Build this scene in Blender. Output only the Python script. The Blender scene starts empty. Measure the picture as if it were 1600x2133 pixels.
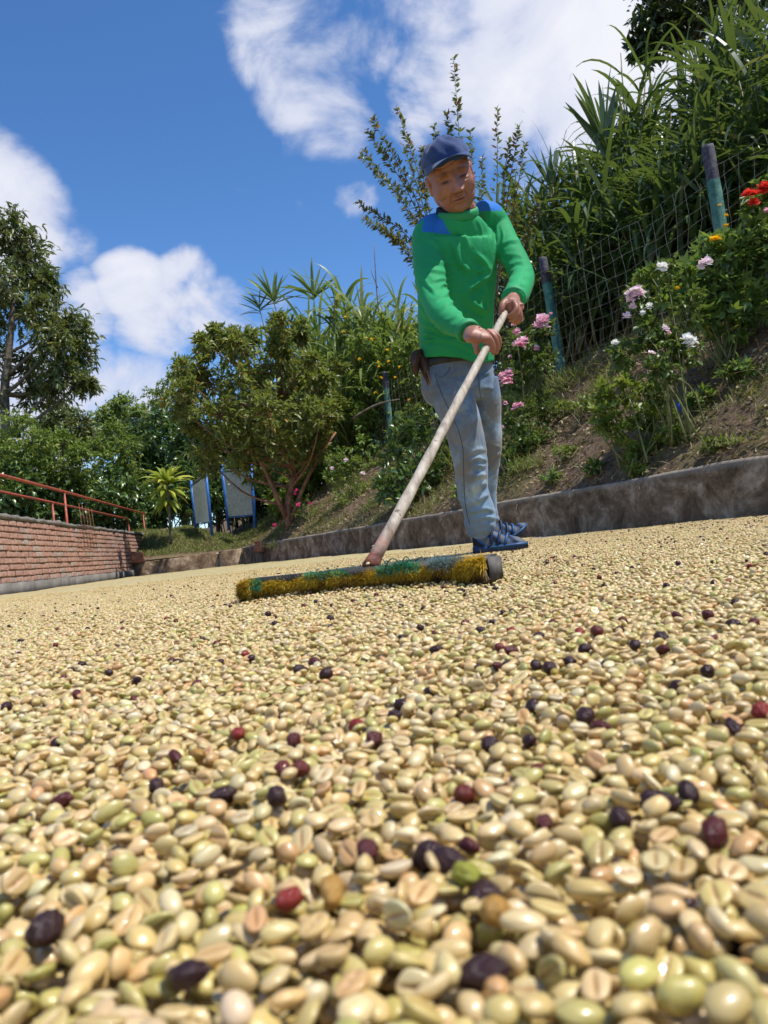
import bpy, bmesh, math, random
import numpy as np
from mathutils import Vector, Matrix, noise as mnoise

# ------------------------------------------------------------------ scene, camera
scene = bpy.context.scene
COL = scene.collection
CAM_H = 0.087                      # lens height over the bean layer (m)
PITCH = math.radians(2.315)
ROLL = math.radians(6.6)
FPX = 1600.0                       # focal length in photo pixels (1600 x 2133)
fwd = Vector((0, math.cos(PITCH), math.sin(PITCH)))
up0 = Vector((0, -math.sin(PITCH), math.cos(PITCH)))
rt0 = Vector((1, 0, 0))
rgt = rt0 * math.cos(ROLL) - up0 * math.sin(ROLL)
upv = up0 * math.cos(ROLL) + rt0 * math.sin(ROLL)
cam_data = bpy.data.cameras.new('camera')
cam = bpy.data.objects.new('camera', cam_data)
COL.objects.link(cam)
M = Matrix((rgt, upv, -fwd)).transposed().to_4x4()
M.translation = Vector((0, 0, CAM_H))
cam.matrix_world = M
cam_data.sensor_fit = 'VERTICAL'
cam_data.sensor_height = 24.0
cam_data.lens = 24.0 * FPX / 2133.0
cam_data.clip_start = 0.01
cam_data.clip_end = 2000
cam_data.dof.use_dof = True
cam_data.dof.focus_distance = 1.9
cam_data.dof.aperture_fstop = 12.0
scene.camera = cam

SUN_EL = math.radians(63)
SUN_AZ = Vector((0.92, -0.39, 0)).normalized()
SUN_DIR = Vector((SUN_AZ.x * math.cos(SUN_EL), SUN_AZ.y * math.cos(SUN_EL), math.sin(SUN_EL)))

# ------------------------------------------------------------------ world
def ray(px, py):
    d = fwd * FPX + rgt * (px - 800.0) - upv * (py - 1066.5)
    return d.normalized()

def P(px, py, Y):
    """point seen at photo pixel (px, py) at forward distance Y"""
    d = ray(px, py)
    return Vector((0, 0, CAM_H)) + d * (Y / d.y)

def G(px, py, z=0.0):
    d = ray(px, py)
    return Vector((0, 0, CAM_H)) + d * ((z - CAM_H) / d.z)

def pxy(p):
    v = Vector(p) - Vector((0, 0, CAM_H))
    w = v.dot(fwd)
    return 800 + FPX * v.dot(rgt) / w, 1066.5 - FPX * v.dot(upv) / w

world = bpy.data.worlds.new('World')
scene.world = world
world.use_nodes = True
wn, wl = world.node_tree.nodes, world.node_tree.links
wn.clear()
w_out = wn.new('ShaderNodeOutputWorld')
w_bg = wn.new('ShaderNodeBackground')
w_bg.inputs['Strength'].default_value = 0.095
sky = wn.new('ShaderNodeTexSky')
sky.sky_type = 'NISHITA'
sky.sun_disc = False
sky.sun_elevation = SUN_EL
sky.sun_rotation = math.atan2(SUN_AZ.x, SUN_AZ.y)
sky.altitude = 1600
sky.air_density = 1.0
sky.dust_density = 0.15
sky.ozone_density = 3.0

def wmath(op, a, b=None, c=None, clamp=False):
    n = wn.new('ShaderNodeMath'); n.operation = op; n.use_clamp = clamp
    for k, v in enumerate((a, b, c)):
        if v is None: continue
        if isinstance(v, (int, float)): n.inputs[k].default_value = v
        else: wl.new(v, n.inputs[k])
    return n.outputs[0]

w_tc = wn.new('ShaderNodeTexCoord')
w_map = wn.new('ShaderNodeMapping')
w_map.inputs['Scale'].default_value = (1, 1, 1.35)
wl.new(w_tc.outputs['Generated'], w_map.inputs[0])
w_no = wn.new('ShaderNodeTexNoise'); w_no.inputs['Scale'].default_value = 7.0
w_no.inputs['Detail'].default_value = 9; w_no.inputs['Roughness'].default_value = 0.56
w_no.inputs['Distortion'].default_value = 0.35
wl.new(w_map.outputs[0], w_no.inputs['Vector'])
w_n2 = wn.new('ShaderNodeTexNoise'); w_n2.inputs['Scale'].default_value = 2.1
w_n2.inputs['Detail'].default_value = 3
wl.new(w_map.outputs[0], w_n2.inputs['Vector'])
def cloud_blob(px, py, rad_px, wgt):
    d = ray(px, py)
    n = wn.new('ShaderNodeVectorMath'); n.operation = 'DOT_PRODUCT'
    wl.new(w_tc.outputs['Generated'], n.inputs[0]); n.inputs[1].default_value = d
    ang = rad_px / FPX
    mr = wn.new('ShaderNodeMapRange'); mr.interpolation_type = 'SMOOTHSTEP'
    mr.inputs['From Min'].default_value = math.cos(ang * 1.25)
    mr.inputs['From Max'].default_value = math.cos(ang * 0.25)
    mr.inputs['To Max'].default_value = wgt
    wl.new(n.outputs['Value'], mr.inputs['Value'])
    return mr.outputs[0]
blobs = [(600, 20, 120, .62), (720, 10, 130, .60), (860, 30, 150, .62), (1000, 50, 190, .85), (1150, 60, 220, .98), (1280, 30, 240, 1.0), (1230, 200, 170, .85),
         (640, 185, 105, .64), (700, 245, 90, .62), (560, 120, 70, .55), (640, 110, 60, .4), (890, 180, 90, .78), (920, 130, 70, .6), (860, 250, 60, .5), (1010, 170, 90, .6),
         (1450, 150, 300, .9), (1120, 260, 130, .62), (1170, 330, 120, .6),
         (30, 445, 115, .9), (110, 470, 75, .62), (165, 495, 45, .5), (-120, 440, 180, .9),
         (280, 600, 80, .95), (395, 590, 75, .95), (185, 645, 75, .66), (455, 650, 95, .9), (330, 665, 100, .9), (150, 680, 80, .55),
         (545, 665, 90, .68), (300, 800, 95, .75), (200, 830, 120, .72), (740, 410, 45, .34), (60, 900, 200, .8)]
acc = None
for b in blobs:
    o = cloud_blob(*b)
    acc = o if acc is None else wmath('MAXIMUM', acc, o)
# scattered cloud of the same kind all round the rest of the sky
vd = ray(700, 500)
w_vd = wn.new('ShaderNodeVectorMath'); w_vd.operation = 'DOT_PRODUCT'
wl.new(w_tc.outputs['Generated'], w_vd.inputs[0]); w_vd.inputs[1].default_value = vd
w_rest = wn.new('ShaderNodeMapRange'); w_rest.interpolation_type = 'SMOOTHSTEP'
w_rest.inputs['From Min'].default_value = 0.80; w_rest.inputs['From Max'].default_value = 0.62
wl.new(w_vd.outputs['Value'], w_rest.inputs['Value'])
w_gen = wn.new('ShaderNodeMapRange'); w_gen.interpolation_type = 'SMOOTHSTEP'
w_gen.inputs['From Min'].default_value = 0.52; w_gen.inputs['From Max'].default_value = 0.66
wl.new(w_n2.outputs[0], w_gen.inputs['Value'])
acc = wmath('MAXIMUM', acc, wmath('MULTIPLY', w_gen.outputs[0], w_rest.outputs[0]))
dens_raw = wmath('ADD', wmath('MULTIPLY', acc, 0.9), wmath('MULTIPLY', wmath('SUBTRACT', w_no.outputs[0], 0.5), 1.9))
dens = wn.new('ShaderNodeMapRange'); dens.interpolation_type = 'SMOOTHSTEP'
dens.inputs['From Min'].default_value = 0.32; dens.inputs['From Max'].default_value = 0.78
wl.new(dens_raw, dens.inputs['Value'])
core = wn.new('ShaderNodeMapRange'); core.interpolation_type = 'SMOOTHSTEP'
core.inputs['From Min'].default_value = 0.55; core.inputs['From Max'].default_value = 1.25
wl.new(dens_raw, core.inputs['Value'])
ccol = wn.new('ShaderNodeMix'); ccol.data_type = 'RGBA'
ccol.inputs['A'].default_value = (6.6, 7.0, 8.5, 1)
ccol.inputs['B'].default_value = (8.9, 9.0, 9.6, 1)
wl.new(core.outputs[0], ccol.inputs['Factor'])
cmix = wn.new('ShaderNodeMix'); cmix.data_type = 'RGBA'
wl.new(wmath('MULTIPLY', dens.outputs[0], 0.97), cmix.inputs['Factor'])
w_hs = wn.new('ShaderNodeHueSaturation')
w_hs.inputs['Hue'].default_value = 0.503; w_hs.inputs['Saturation'].default_value = 1.2; w_hs.inputs['Value'].default_value = 1.85
wl.new(sky.outputs[0], w_hs.inputs['Color'])
wl.new(w_hs.outputs[0], cmix.inputs['A'])
wl.new(ccol.outputs['Result'], cmix.inputs['B'])
wl.new(cmix.outputs['Result'], w_bg.inputs['Color'])
wl.new(w_bg.outputs[0], w_out.inputs['Surface'])

# ------------------------------------------------------------------ sun, exposure
sun_data = bpy.data.lights.new('sun', 'SUN')
sun_data.energy = 4.9
sun_data.angle = math.radians(0.53)
sun_data.color = (1.0, 0.955, 0.89)
sun = bpy.data.objects.new('sun', sun_data)
COL.objects.link(sun)
sun.rotation_euler = SUN_DIR.to_track_quat('Z', 'Y').to_euler()
sun.location = (6, -2, 12)

scene.view_settings.view_transform = 'Standard'
scene.view_settings.look = 'None'
scene.view_settings.exposure = 0.13
scene.view_settings.gamma = 1.0
scene.view_settings.use_curve_mapping = False
scene.render.engine = 'CYCLES'
scene.cycles.use_denoising = True
scene.cycles.max_bounces = 6
scene.cycles.diffuse_bounces = 3
scene.cycles.glossy_bounces = 2
scene.cycles.transmission_bounces = 3
scene.cycles.sample_clamp_indirect = 6.0
scene.cycles.caustics_reflective = False
scene.cycles.caustics_refractive = False

# ------------------------------------------------------------------ helpers
def tag(o, label=None, cat=None, group=None, kind=None):
    if label: o['label'] = label
    if cat:
        o['category'] = cat
        if not kind: o['kind'] = 'thing'
    if group: o['group'] = group
    if kind: o['kind'] = kind
    return o

def empty(name, loc=(0, 0, 0), label=None, cat=None, group=None):
    o = bpy.data.objects.new(name, None)
    o.empty_display_size = 0.1
    COL.objects.link(o)
    o.location = loc
    return tag(o, label, cat, group)

def link(name, me, mat=None, parent=None, smooth=False):
    o = bpy.data.objects.new(name, me)
    COL.objects.link(o)
    if mat is not None and len(me.materials) == 0: me.materials.append(mat)
    if smooth:
        me.polygons.foreach_set('use_smooth', np.ones(len(me.polygons), dtype=bool))
    if parent is not None:
        o.parent = parent
        # vertices are given in world space: undo the parent's place
        o.matrix_parent_inverse = Matrix.Translation(-Vector(parent.location))
    return o

def mesh_np(name, V, faces, tint=None, smooth=False):
    """V (n,3); faces: list of int arrays (m,k)"""
    V = np.asarray(V, dtype=np.float32)
    me = bpy.data.meshes.new(name)
    me.vertices.add(len(V))
    me.vertices.foreach_set('co', V.ravel())
    loops = np.concatenate([np.asarray(f, dtype=np.int32).ravel() for f in faces])
    sizes = np.concatenate([np.full(len(f), np.asarray(f).shape[1], dtype=np.int32) for f in faces])
    starts = np.concatenate([[0], np.cumsum(sizes)[:-1]]).astype(np.int32)
    me.loops.add(len(loops)); me.loops.foreach_set('vertex_index', loops)
    me.polygons.add(len(sizes))
    me.polygons.foreach_set('loop_start', starts)
    try: me.polygons.foreach_set('loop_total', sizes)
    except Exception: pass
    me.update(calc_edges=True)
    if smooth: me.polygons.foreach_set('use_smooth', np.ones(len(sizes), dtype=bool))
    if tint is not None:
        a = me.attributes.new('tint', 'FLOAT', 'POINT')
        a.data.foreach_set('value', np.asarray(tint, dtype=np.float32))
    return me

class MB:
    """collects vertices and faces for one mesh"""
    def __init__(self): self.V = []; self.F = {}; self.T = []; self.n = 0
    def add(self, V, faces, tint=None):
        V = np.asarray(V, dtype=np.float64).reshape(-1, 3)
        for f in faces:
            f = np.asarray(f, dtype=np.int64)
            if len(f): self.F.setdefault(f.shape[1], []).append(f + self.n)
        self.V.append(V)
        t = np.zeros(len(V)) if tint is None else np.broadcast_to(np.asarray(tint, dtype=np.float64), (len(V),))
        self.T.append(t); self.n += len(V)
    def mesh(self, name, smooth=False):
        return mesh_np(name, np.concatenate(self.V), [np.concatenate(v) for v in self.F.values()], np.concatenate(self.T), smooth)
    def tube(self, pts, rad, seg=6, tint=0.0, cap=True):
        pts = np.asarray([tuple(p) for p in pts], dtype=np.float64); n = len(pts)
        rad = np.broadcast_to(np.asarray(rad, dtype=np.float64), (n,))
        tg = np.gradient(pts, axis=0); tg /= np.linalg.norm(tg, axis=1)[:, None] + 1e-12
        ref = np.array([0, 0, 1.0]) if abs(tg[0][2]) < 0.9 else np.array([1.0, 0, 0])
        a = np.cross(tg, ref); a /= np.linalg.norm(a, axis=1)[:, None] + 1e-12
        b = np.cross(tg, a)
        th = np.linspace(0, 2 * math.pi, seg, endpoint=False)
        V = pts[:, None] + rad[:, None, None] * (a[:, None] * np.cos(th)[None, :, None] + b[:, None] * np.sin(th)[None, :, None])
        idx = np.arange(n * seg).reshape(n, seg)
        nx = np.roll(idx, -1, axis=1)
        q = np.stack([idx[:-1], nx[:-1], nx[1:], idx[1:]], axis=-1).reshape(-1, 4)
        fs = [q]
        if cap: fs += [idx[0][::-1][None], idx[-1][None]]
        self.add(V.reshape(-1, 3), fs, tint)
    def box(self, c, size, R=None, tint=0.0, jitter=0.0, rng=None):
        s = np.array(size) / 2.0
        v = np.array([[x, y, z] for z in (-1, 1) for y in (-1, 1) for x in (-1, 1)], dtype=float) * s
        if jitter: v = v + rng.normal(0, jitter, v.shape)
        if R is not None: v = v @ np.asarray(R).T
        v = v + np.asarray(tuple(c))
        self.add(v, [np.array([[0, 2, 3, 1], [4, 5, 7, 6], [0, 1, 5, 4], [2, 6, 7, 3], [0, 4, 6, 2], [1, 3, 7, 5]])], tint)

def catmull(pts, n):
    pts = np.asarray([tuple(p) for p in pts], dtype=float)
    m = len(pts)
    ext = np.vstack([2 * pts[0] - pts[1], pts, 2 * pts[-1] - pts[-2]])
    out = []
    for t in np.linspace(0, m - 1, n):
        i = min(int(t), m - 2); f = t - i
        p0, p1, p2, p3 = ext[i], ext[i + 1], ext[i + 2], ext[i + 3]
        out.append(0.5 * ((2 * p1) + (-p0 + p2) * f + (2 * p0 - 5 * p1 + 4 * p2 - p3) * f * f + (-p0 + 3 * p1 - 3 * p2 + p3) * f ** 3))
    return np.array(out)

def rotz(a):
    c, s = math.cos(a), math.sin(a)
    return np.array([[c, -s, 0], [s, c, 0], [0, 0, 1.0]])

# ------------------------------------------------------------------ materials
def srgb(r, g, b):
    f = lambda c: (c / 255 / 12.92) if c / 255 <= 0.04045 else ((c / 255 + 0.055) / 1.055) ** 2.4
    return (f(r), f(g), f(b), 1.0)

class NT:
    def __init__(self, name):
        self.m = bpy.data.materials.new(name); self.m.use_nodes = True
        self.t = self.m.node_tree; self.n = self.t.nodes; self.l = self.t.links
        self.b = self.n['Principled BSDF']; self.out = self.n['Material Output']
        self.tc = self.n.new('ShaderNodeTexCoord')
    def noise(self, scale, detail=4, rough=0.55, dist=0.0, vec=None):
        n = self.n.new('ShaderNodeTexNoise')
        n.inputs['Scale'].default_value = scale; n.inputs['Detail'].default_value = detail
        n.inputs['Roughness'].default_value = rough; n.inputs['Distortion'].default_value = dist
        self.l.new(vec if vec is not None else self.tc.outputs['Object'], n.inputs['Vector'])
        return n.outputs[0]
    def ramp(self, fac, stops):
        r = self.n.new('ShaderNodeValToRGB')
        e = r.color_ramp.elements
        while len(e) < len(stops): e.new(0.5)
        for el, (p, c) in zip(e, stops):
            el.position = p; el.color = c if len(c) == 4 else (*c, 1)
        self.l.new(fac, r.inputs[0]); return r.outputs[0]
    def mix(self, fac, a, b, mode='MIX'):
        n = self.n.new('ShaderNodeMix'); n.data_type = 'RGBA'; n.blend_type = mode
        for s, v in (('Factor', fac), ('A', a), ('B', b)):
            if isinstance(v, (int, float)): n.inputs[s].default_value = v
            elif isinstance(v, tuple): n.inputs[s].default_value = v if len(v) == 4 else (*v, 1)
            else: self.l.new(v, n.inputs[s])
        return n.outputs['Result']
    def math(self, op, a, b=None, clamp=False):
        n = self.n.new('ShaderNodeMath'); n.operation = op; n.use_clamp = clamp
        for k, v in enumerate((a, b)):
            if v is None: continue
            if isinstance(v, (int, float)): n.inputs[k].default_value = v
            else: self.l.new(v, n.inputs[k])
        return n.outputs[0]
    def attr(self, name, typ='GEOMETRY', out='Fac'):
        a = self.n.new('ShaderNodeAttribute'); a.attribute_name = name; a.attribute_type = typ
        return a.outputs[out]
    def bump(self, h, strength=0.4, dist=0.01):
        b = self.n.new('ShaderNodeBump'); b.inputs['Strength'].default_value = strength
        b.inputs['Distance'].default_value = dist
        self.l.new(h, b.inputs['Height']); self.l.new(b.outputs[0], self.b.inputs['Normal'])
    def set(self, **k):
        for s, v in k.items():
            s = s.replace('_', ' ')
            i = self.b.inputs[s]
            if isinstance(v, (int, float, tuple)): i.default_value = v
            else: self.l.new(v, i)
        return self

def simple(name, c1, c2, scale, rough=0.7, bump=0.0, bscale=None, bdist=0.01, detail=5, spec=0.4, lo=0.35, hi=0.65):
    t = NT(name)
    f = t.noise(scale, detail)
    t.set(Base_Color=t.ramp(f, [(lo, c1), (hi, c2)]), Roughness=rough, Specular_IOR_Level=spec)
    if bump: t.bump(t.noise(bscale or scale * 4, 6, 0.6), bump, bdist)
    return t.m

def leafmat(name, stops, rough=0.45, trans=0.32, spec=0.45, tcol=(0.34, 0.46, 0.05, 1), var=0.25, bright=1.4):
    stops = [(p_, tuple(min(1.0, v * bright) for v in c_[:3])) for p_, c_ in stops]
    t = NT(name)
    c = t.ramp(t.attr('tint'), stops)
    c = t.mix(t.math('MULTIPLY', t.noise(1.7, 2), var), c, (0.16, 0.17, 0.05, 1))
    t.set(Base_Color=c, Roughness=rough, Specular_IOR_Level=spec)
    tr = t.n.new('ShaderNodeBsdfTranslucent')
    t.l.new(t.mix(0.5, c, tcol), tr.inputs['Color'])
    mx = t.n.new('ShaderNodeMixShader'); mx.inputs[0].default_value = trans
    t.l.new(t.b.outputs[0], mx.inputs[1]); t.l.new(tr.outputs[0], mx.inputs[2])
    t.l.new(mx.outputs[0], t.out.inputs['Surface'])
    return t.m
# ================================================================== THE YARD
rngY = np.random.default_rng(5)
# plan (metres): kerb line X = 4.67 - 0.467 Y, end of yard at Y ~ 17, brick wall on the left
KD = Vector((-0.467, 1, 0)).normalized()            # direction of the kerb
KN = Vector((KD.y, -KD.x, 0))                       # outward (uphill) normal
K0 = Vector((4.67, 0, 0))
def s1(x, y): return (x - 4.67) * KN.x + y * KN.y
KINK = Vector((-3.18, 16.8, 0)); CORN = Vector((-5.68, 17.0, 0))
WD = (Vector((-4.75, 9.5, 0)) - CORN).normalized()  # along the brick wall towards the camera
WN = Vector((-WD.y, WD.x, 0))                       # faces the yard (+x)
if WN.x < 0: WN = -WN
def fence_s(y): return 1.595 + 0.066 * y
def smooth(a, b, t):
    t = np.clip((t - a) / (b - a), 0, 1); return t * t * (3 - 2 * t)
def terrain(x, y):
    """height of the bank outside the kerb"""
    x = np.asarray(x, float); y = np.asarray(y, float)
    sa = (x - 4.67) * KN.x + y * KN.y
    fs = 1.595 + 0.066 * y
    t = np.clip(sa / fs, 0, 1)
    za = 0.31 + 1.74 * (0.85 * t + 0.15 * t * t) * np.where(sa > 0, 1, 0) - 0.12 * np.exp(-np.clip(sa, 0, 9) / 0.08)
    za = za + np.where(sa > fs, (sa - fs) * 0.42, 0)
    sb = y - 16.95
    zb = 0.26 + np.clip(sb, 0, 2.2) * 0.36 + np.clip(sb - 3.0, 0, 40) * 0.05
    wl_ = smooth(-0.6, 0.9, sa)
    z = np.where(sb > 0, np.maximum(za * wl_ + zb * (1 - wl_), zb * (1 - wl_)), za)
    n = 0.05 * np.sin(x * 2.3 + y * 1.7) * np.sin(y * 2.9 - x * 1.1) + 0.03 * np.sin(x * 6.1 + 1.3) * np.sin(y * 5.3)
    return z + n * np.clip(np.maximum(sa, sb) * 1.5, 0, 1)

# --- wide ground sheet to the horizon
m_far = simple('far_ground_earth', (0.06, 0.075, 0.025, 1), (0.13, 0.10, 0.05, 1), 0.3, 0.9)
gv = np.array([[-900, -300, -0.10], [900, -300, -0.10], [900, 1500, -0.10], [-900, 1500, -0.10]])
g = link('ground', mesh_np('ground', gv, [np.array([[0, 1, 2, 3]])]), m_far); tag(g, kind='structure')

# --- concrete yard slab
t = NT('patio_concrete')
c = t.ramp(t.noise(1.4, 7, 0.65), [(0.3, (0.20, 0.19, 0.18)), (0.7, (0.36, 0.35, 0.33))])
t.set(Base_Color=c, Roughness=0.85); t.bump(t.noise(60, 5), 0.3, 0.004)
m_slab = t.m
pA = K0 + KD * -6
slab_poly = [(-6.2 + 1.0, -3, 0), (pA.x, -3, 0), (pA.x, pA.y, 0), (KINK.x, KINK.y, 0), (CORN.x, CORN.y, 0)]
slab_poly = [(-3.3, -3), (K0.x + 1.4, -3), (KINK.x, KINK.y), (CORN.x, CORN.y), (-4.75 - WD.x * 0, 9.5), (-3.3, -3)]
sp = np.array([[-3.2, -3.0, -0.018], [6.07, -3.0, -0.018], [KINK.x, KINK.y, -0.018], [CORN.x, CORN.y, -0.018]])
sl = link('patio', mesh_np('patio', sp, [np.array([[0, 1, 2, 3]])]), m_slab); tag(sl, kind='structure')

# --- kerb: long stained concrete kerb in cast lengths
t = NT('kerb_stained_concrete')
n1 = t.noise(3.4, 9, 0.74, 0.6); n2 = t.noise(11, 7, 0.75)
c = t.ramp(n1, [(0.36, (0.085, 0.054, 0.032)), (0.49, (0.27, 0.178, 0.105)), (0.62, (0.56, 0.43, 0.29))])
c = t.mix(t.ramp(n2, [(0.42, (0, 0, 0)), (0.62, (0.6, 0.6, 0.6))]), c, (0.11, 0.075, 0.045, 1))
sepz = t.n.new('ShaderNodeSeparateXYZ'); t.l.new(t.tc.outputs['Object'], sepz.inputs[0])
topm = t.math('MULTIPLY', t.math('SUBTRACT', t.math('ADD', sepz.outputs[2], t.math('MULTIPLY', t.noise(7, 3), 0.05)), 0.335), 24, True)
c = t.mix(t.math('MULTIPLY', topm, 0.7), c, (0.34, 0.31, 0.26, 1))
t.set(Base_Color=c, Roughness=0.95, Specular_IOR_Level=0.1); t.bump(t.noise(30, 8, 0.75), 0.9, 0.02)
m_kerb = t.m
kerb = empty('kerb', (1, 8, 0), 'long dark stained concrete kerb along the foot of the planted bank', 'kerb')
def kerb_piece(a, b, th, h, nrm, name='kerb_block', seed=0):
    """one cast length with uneven top; a, b on the yard face"""
    r = np.random.default_rng(seed)
    a = np.array(a); b = np.array(b); n = np.array(nrm)
    L = np.linalg.norm(b - a); k = max(3, int(L / 0.12)); 
    ts = np.linspace(0, 1, k)
    base = a[None] + (b - a)[None] * ts[:, None]
    wob = np.cumsum(r.normal(0, 0.0035, k)); wob -= np.linspace(wob[0], wob[-1], k)
    fw = np.cumsum(r.normal(0, 0.002, k)); fw -= np.linspace(fw[0], fw[-1], k)
    prof = [(0, -0.05), (0.0, h - 0.018), (0.018, h), (th, h - 0.01), (th, -0.05)]
    V = []
    for off, z in prof:
        p = base + n[None] * (off + fw[:, None])
        p[:, 2] = z + (wob if z > 0 else 0)
        V.append(p)
    V = np.array(V); m = len(prof)
    idx = np.arange(m * k).reshape(m, k)
    q = np.stack([idx[:-1, :-1], idx[:-1, 1:], idx[1:, 1:], idx[1:, :-1]], -1).reshape(-1, 4)
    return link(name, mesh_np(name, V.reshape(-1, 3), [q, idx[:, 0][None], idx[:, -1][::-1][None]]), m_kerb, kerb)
tmax = (KINK - K0).dot(KD)
ys = [-3.0, 1.4, tmax]
for i in range(2):
    a = K0 + KD * (ys[i] + 0.006); b = K0 + KD * (ys[i + 1] - 0.006)
    kerb_piece(a, b, 0.16, 0.355, KN, seed=i)
ED = (CORN - KINK).normalized(); EN = Vector((-ED.y, ED.x, 0)); EN = EN if EN.y > 0 else -EN
kerb_piece(KINK + ED * 0.01 + EN * -0.02, KINK + ED * 0.52 + EN * -0.02, 0.2, 0.33, EN, seed=11)
kerb_piece(KINK + ED * 0.54 + EN * 0.02, CORN - ED * 0.02 + EN * 0.02, 0.2, 0.29, EN, seed=12)

# --- earth bank
t = NT('bank_soil')
n1 = t.noise(1.1, 6, 0.6, 0.3); n2 = t.noise(14, 6, 0.7)
c = t.ramp(n2, [(0.3, (0.07, 0.045, 0.030)), (0.55, (0.19, 0.13, 0.085)), (0.75, (0.33, 0.25, 0.165))])
gmask = t.ramp(n1, [(0.46, (0, 0, 0)), (0.60, (1, 1, 1))])
c = t.mix(t.math('MULTIPLY', gmask, 0.5), c, t.ramp(t.noise(22, 4), [(0.35, (0.08, 0.10, 0.025)), (0.65, (0.25, 0.23, 0.09))]))
t.set(Base_Color=c, Roughness=0.95, Specular_IOR_Level=0.15); t.bump(t.noise(26, 8, 0.75), 0.9, 0.03)
m_soil = t.m
nx, ny = 150, 190
xs = np.linspace(-14, 14, nx); yy = np.linspace(-3, 34, ny)
XX, YY = np.meshgrid(xs, yy, indexing='ij')
# follow the kerb: sheet coordinates (u along X offset from the kerb's back face)
SA = np.linspace(0.10, 16, nx) ** 1.0
def bank_sheet():
    ss = np.concatenate([np.linspace(0.03, 3.5, 64), np.linspace(3.7, 22, 40)])
    uu = np.linspace(-4, tmax + 0.35, 150)
    S, U = np.meshgrid(ss, uu, indexing='ij')
    X = K0.x + KN.x * S + KD.x * U; Y = K0.y + KN.y * S + KD.y * U
    Z = terrain(X, Y)
    for i in range(S.shape[0]):
        for j in range(S.shape[1]):
            Z[i, j] += 0.05 * mnoise.fractal(Vector((X[i, j] * 2.2, Y[i, j] * 2.2, 3.1)), 0.9, 2.1, 4) * min(1, (S[i, j] - 0.1) * 2)
    V = np.stack([X, Y, Z], -1).reshape(-1, 3)
    idx = np.arange(S.size).reshape(S.shape)
    q = np.stack([idx[:-1, :-1], idx[1:, :-1], idx[1:, 1:], idx[:-1, 1:]], -1).reshape(-1, 4)
    return mesh_np('bank', V, [q], smooth=True)
bk = link('hillside', bank_sheet(), m_soil); tag(bk, kind='structure')
def lawn_sheet():
    uu = np.linspace(-16, 1.2, 70); vv = np.concatenate([np.linspace(0.12, 3.6, 30), np.linspace(3.9, 24, 22)])
    U, W = np.meshgrid(uu, vv, indexing='ij')
    X = KINK.x + U + 0 * W; Y = 16.95 + W
    X = np.where(U > 0, KINK.x + U, X)
    Z = terrain(X, Y) + 0.004
    sa = (X - 4.67) * KN.x + Y * KN.y
    Z = np.where(sa > 0.25, Z - 0.15, Z)
    V = np.stack([X, Y, Z], -1).reshape(-1, 3)
    idx = np.arange(U.size).reshape(U.shape)
    q = np.stack([idx[:-1, :-1], idx[1:, :-1], idx[1:, 1:], idx[:-1, 1:]], -1).reshape(-1, 4)
    return mesh_np('lawn', V, [q], smooth=True)
lw = link('lawn', lawn_sheet(), m_soil); tag(lw, kind='structure')
# ground behind the brick wall
lg = np.array([[-40, -3, 0.12], [-4.2, -3, 0.12], [CORN.x - 0.45, 17.2, 0.12], [-40, 17.2, 0.12]])
lgo = link('terrace', mesh_np('terrace', lg, [np.array([[0, 1, 2, 3]])]), m_soil); tag(lgo, kind='structure')

# --- brick wall with plinth and cap
t = NT('clay_brick')
oi = t.n.new('ShaderNodeObjectInfo')
c = t.ramp(oi.outputs['Random'], [(0.0, (0.40, 0.15, 0.095)), (0.35, (0.52, 0.20, 0.12)), (0.7, (0.58, 0.27, 0.17)), (0.9, (0.42, 0.27, 0.21)), (1.0, (0.50, 0.40, 0.33))])
c = t.mix(t.ramp(t.noise(22, 5, 0.7), [(0.42, (0, 0, 0)), (0.68, (0.85, 0.85, 0.85))]), c, (0.46, 0.38, 0.33, 1))
c = t.mix(t.ramp(t.noise(3.1, 6, 0.7), [(0.42, (0, 0, 0)), (0.60, (0.4, 0.4, 0.4))]), c, (0.44, 0.36, 0.31, 1))
c = t.mix(t.ramp(t.noise(5, 6, 0.7), [(0.5, (0, 0, 0)), (0.72, (0.7, 0.7, 0.7))]), c, (0.12, 0.09, 0.075, 1))
t.set(Base_Color=c, Roughness=0.9, Specular_IOR_Level=0.2); t.bump(t.noise(70, 5), 0.5, 0.006)
m_brick = t.m
m_mortar = simple('mortar', (0.30, 0.25, 0.21, 1), (0.52, 0.46, 0.40, 1), 9, 0.95, 0.7, 40, 0.01)
t = NT('wall_concrete')
c = t.ramp(t.noise(3, 7, 0.65), [(0.3, (0.11, 0.10, 0.09)), (0.7, (0.27, 0.25, 0.225))])
t.set(Base_Color=c, Roughness=0.92, Specular_IOR_Level=0.2); t.bump(t.noise(40, 6, 0.7), 0.6, 0.01)
m_wallcon = t.m
WSTART = CORN + WD * 0.0; WLEN = 15.0
bw = empty('brick_wall', CORN + WD * 6, 'low rough brick wall with concrete cap and plinth beside the drying yard', 'brick wall')
Rw = np.array([[WD.x, -WN.x, 0], [WD.y, -WN.y, 0], [0, 0, 1.0]])     # local x along the wall, local y into the wall
def wp(u, v, z): return CORN + WD * u - WN * v + Vector((0, 0, z))
mb = MB(); mb.box(wp(WLEN / 2 - 1.3, 0.13, 0.5), (WLEN + 2.6, 0.2, 0.96), Rw); link('mortar_core', mb.mesh('mortar_core'), m_mortar, bw)
mb = MB()
k = 110
for i in range(k):
    pass
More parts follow.
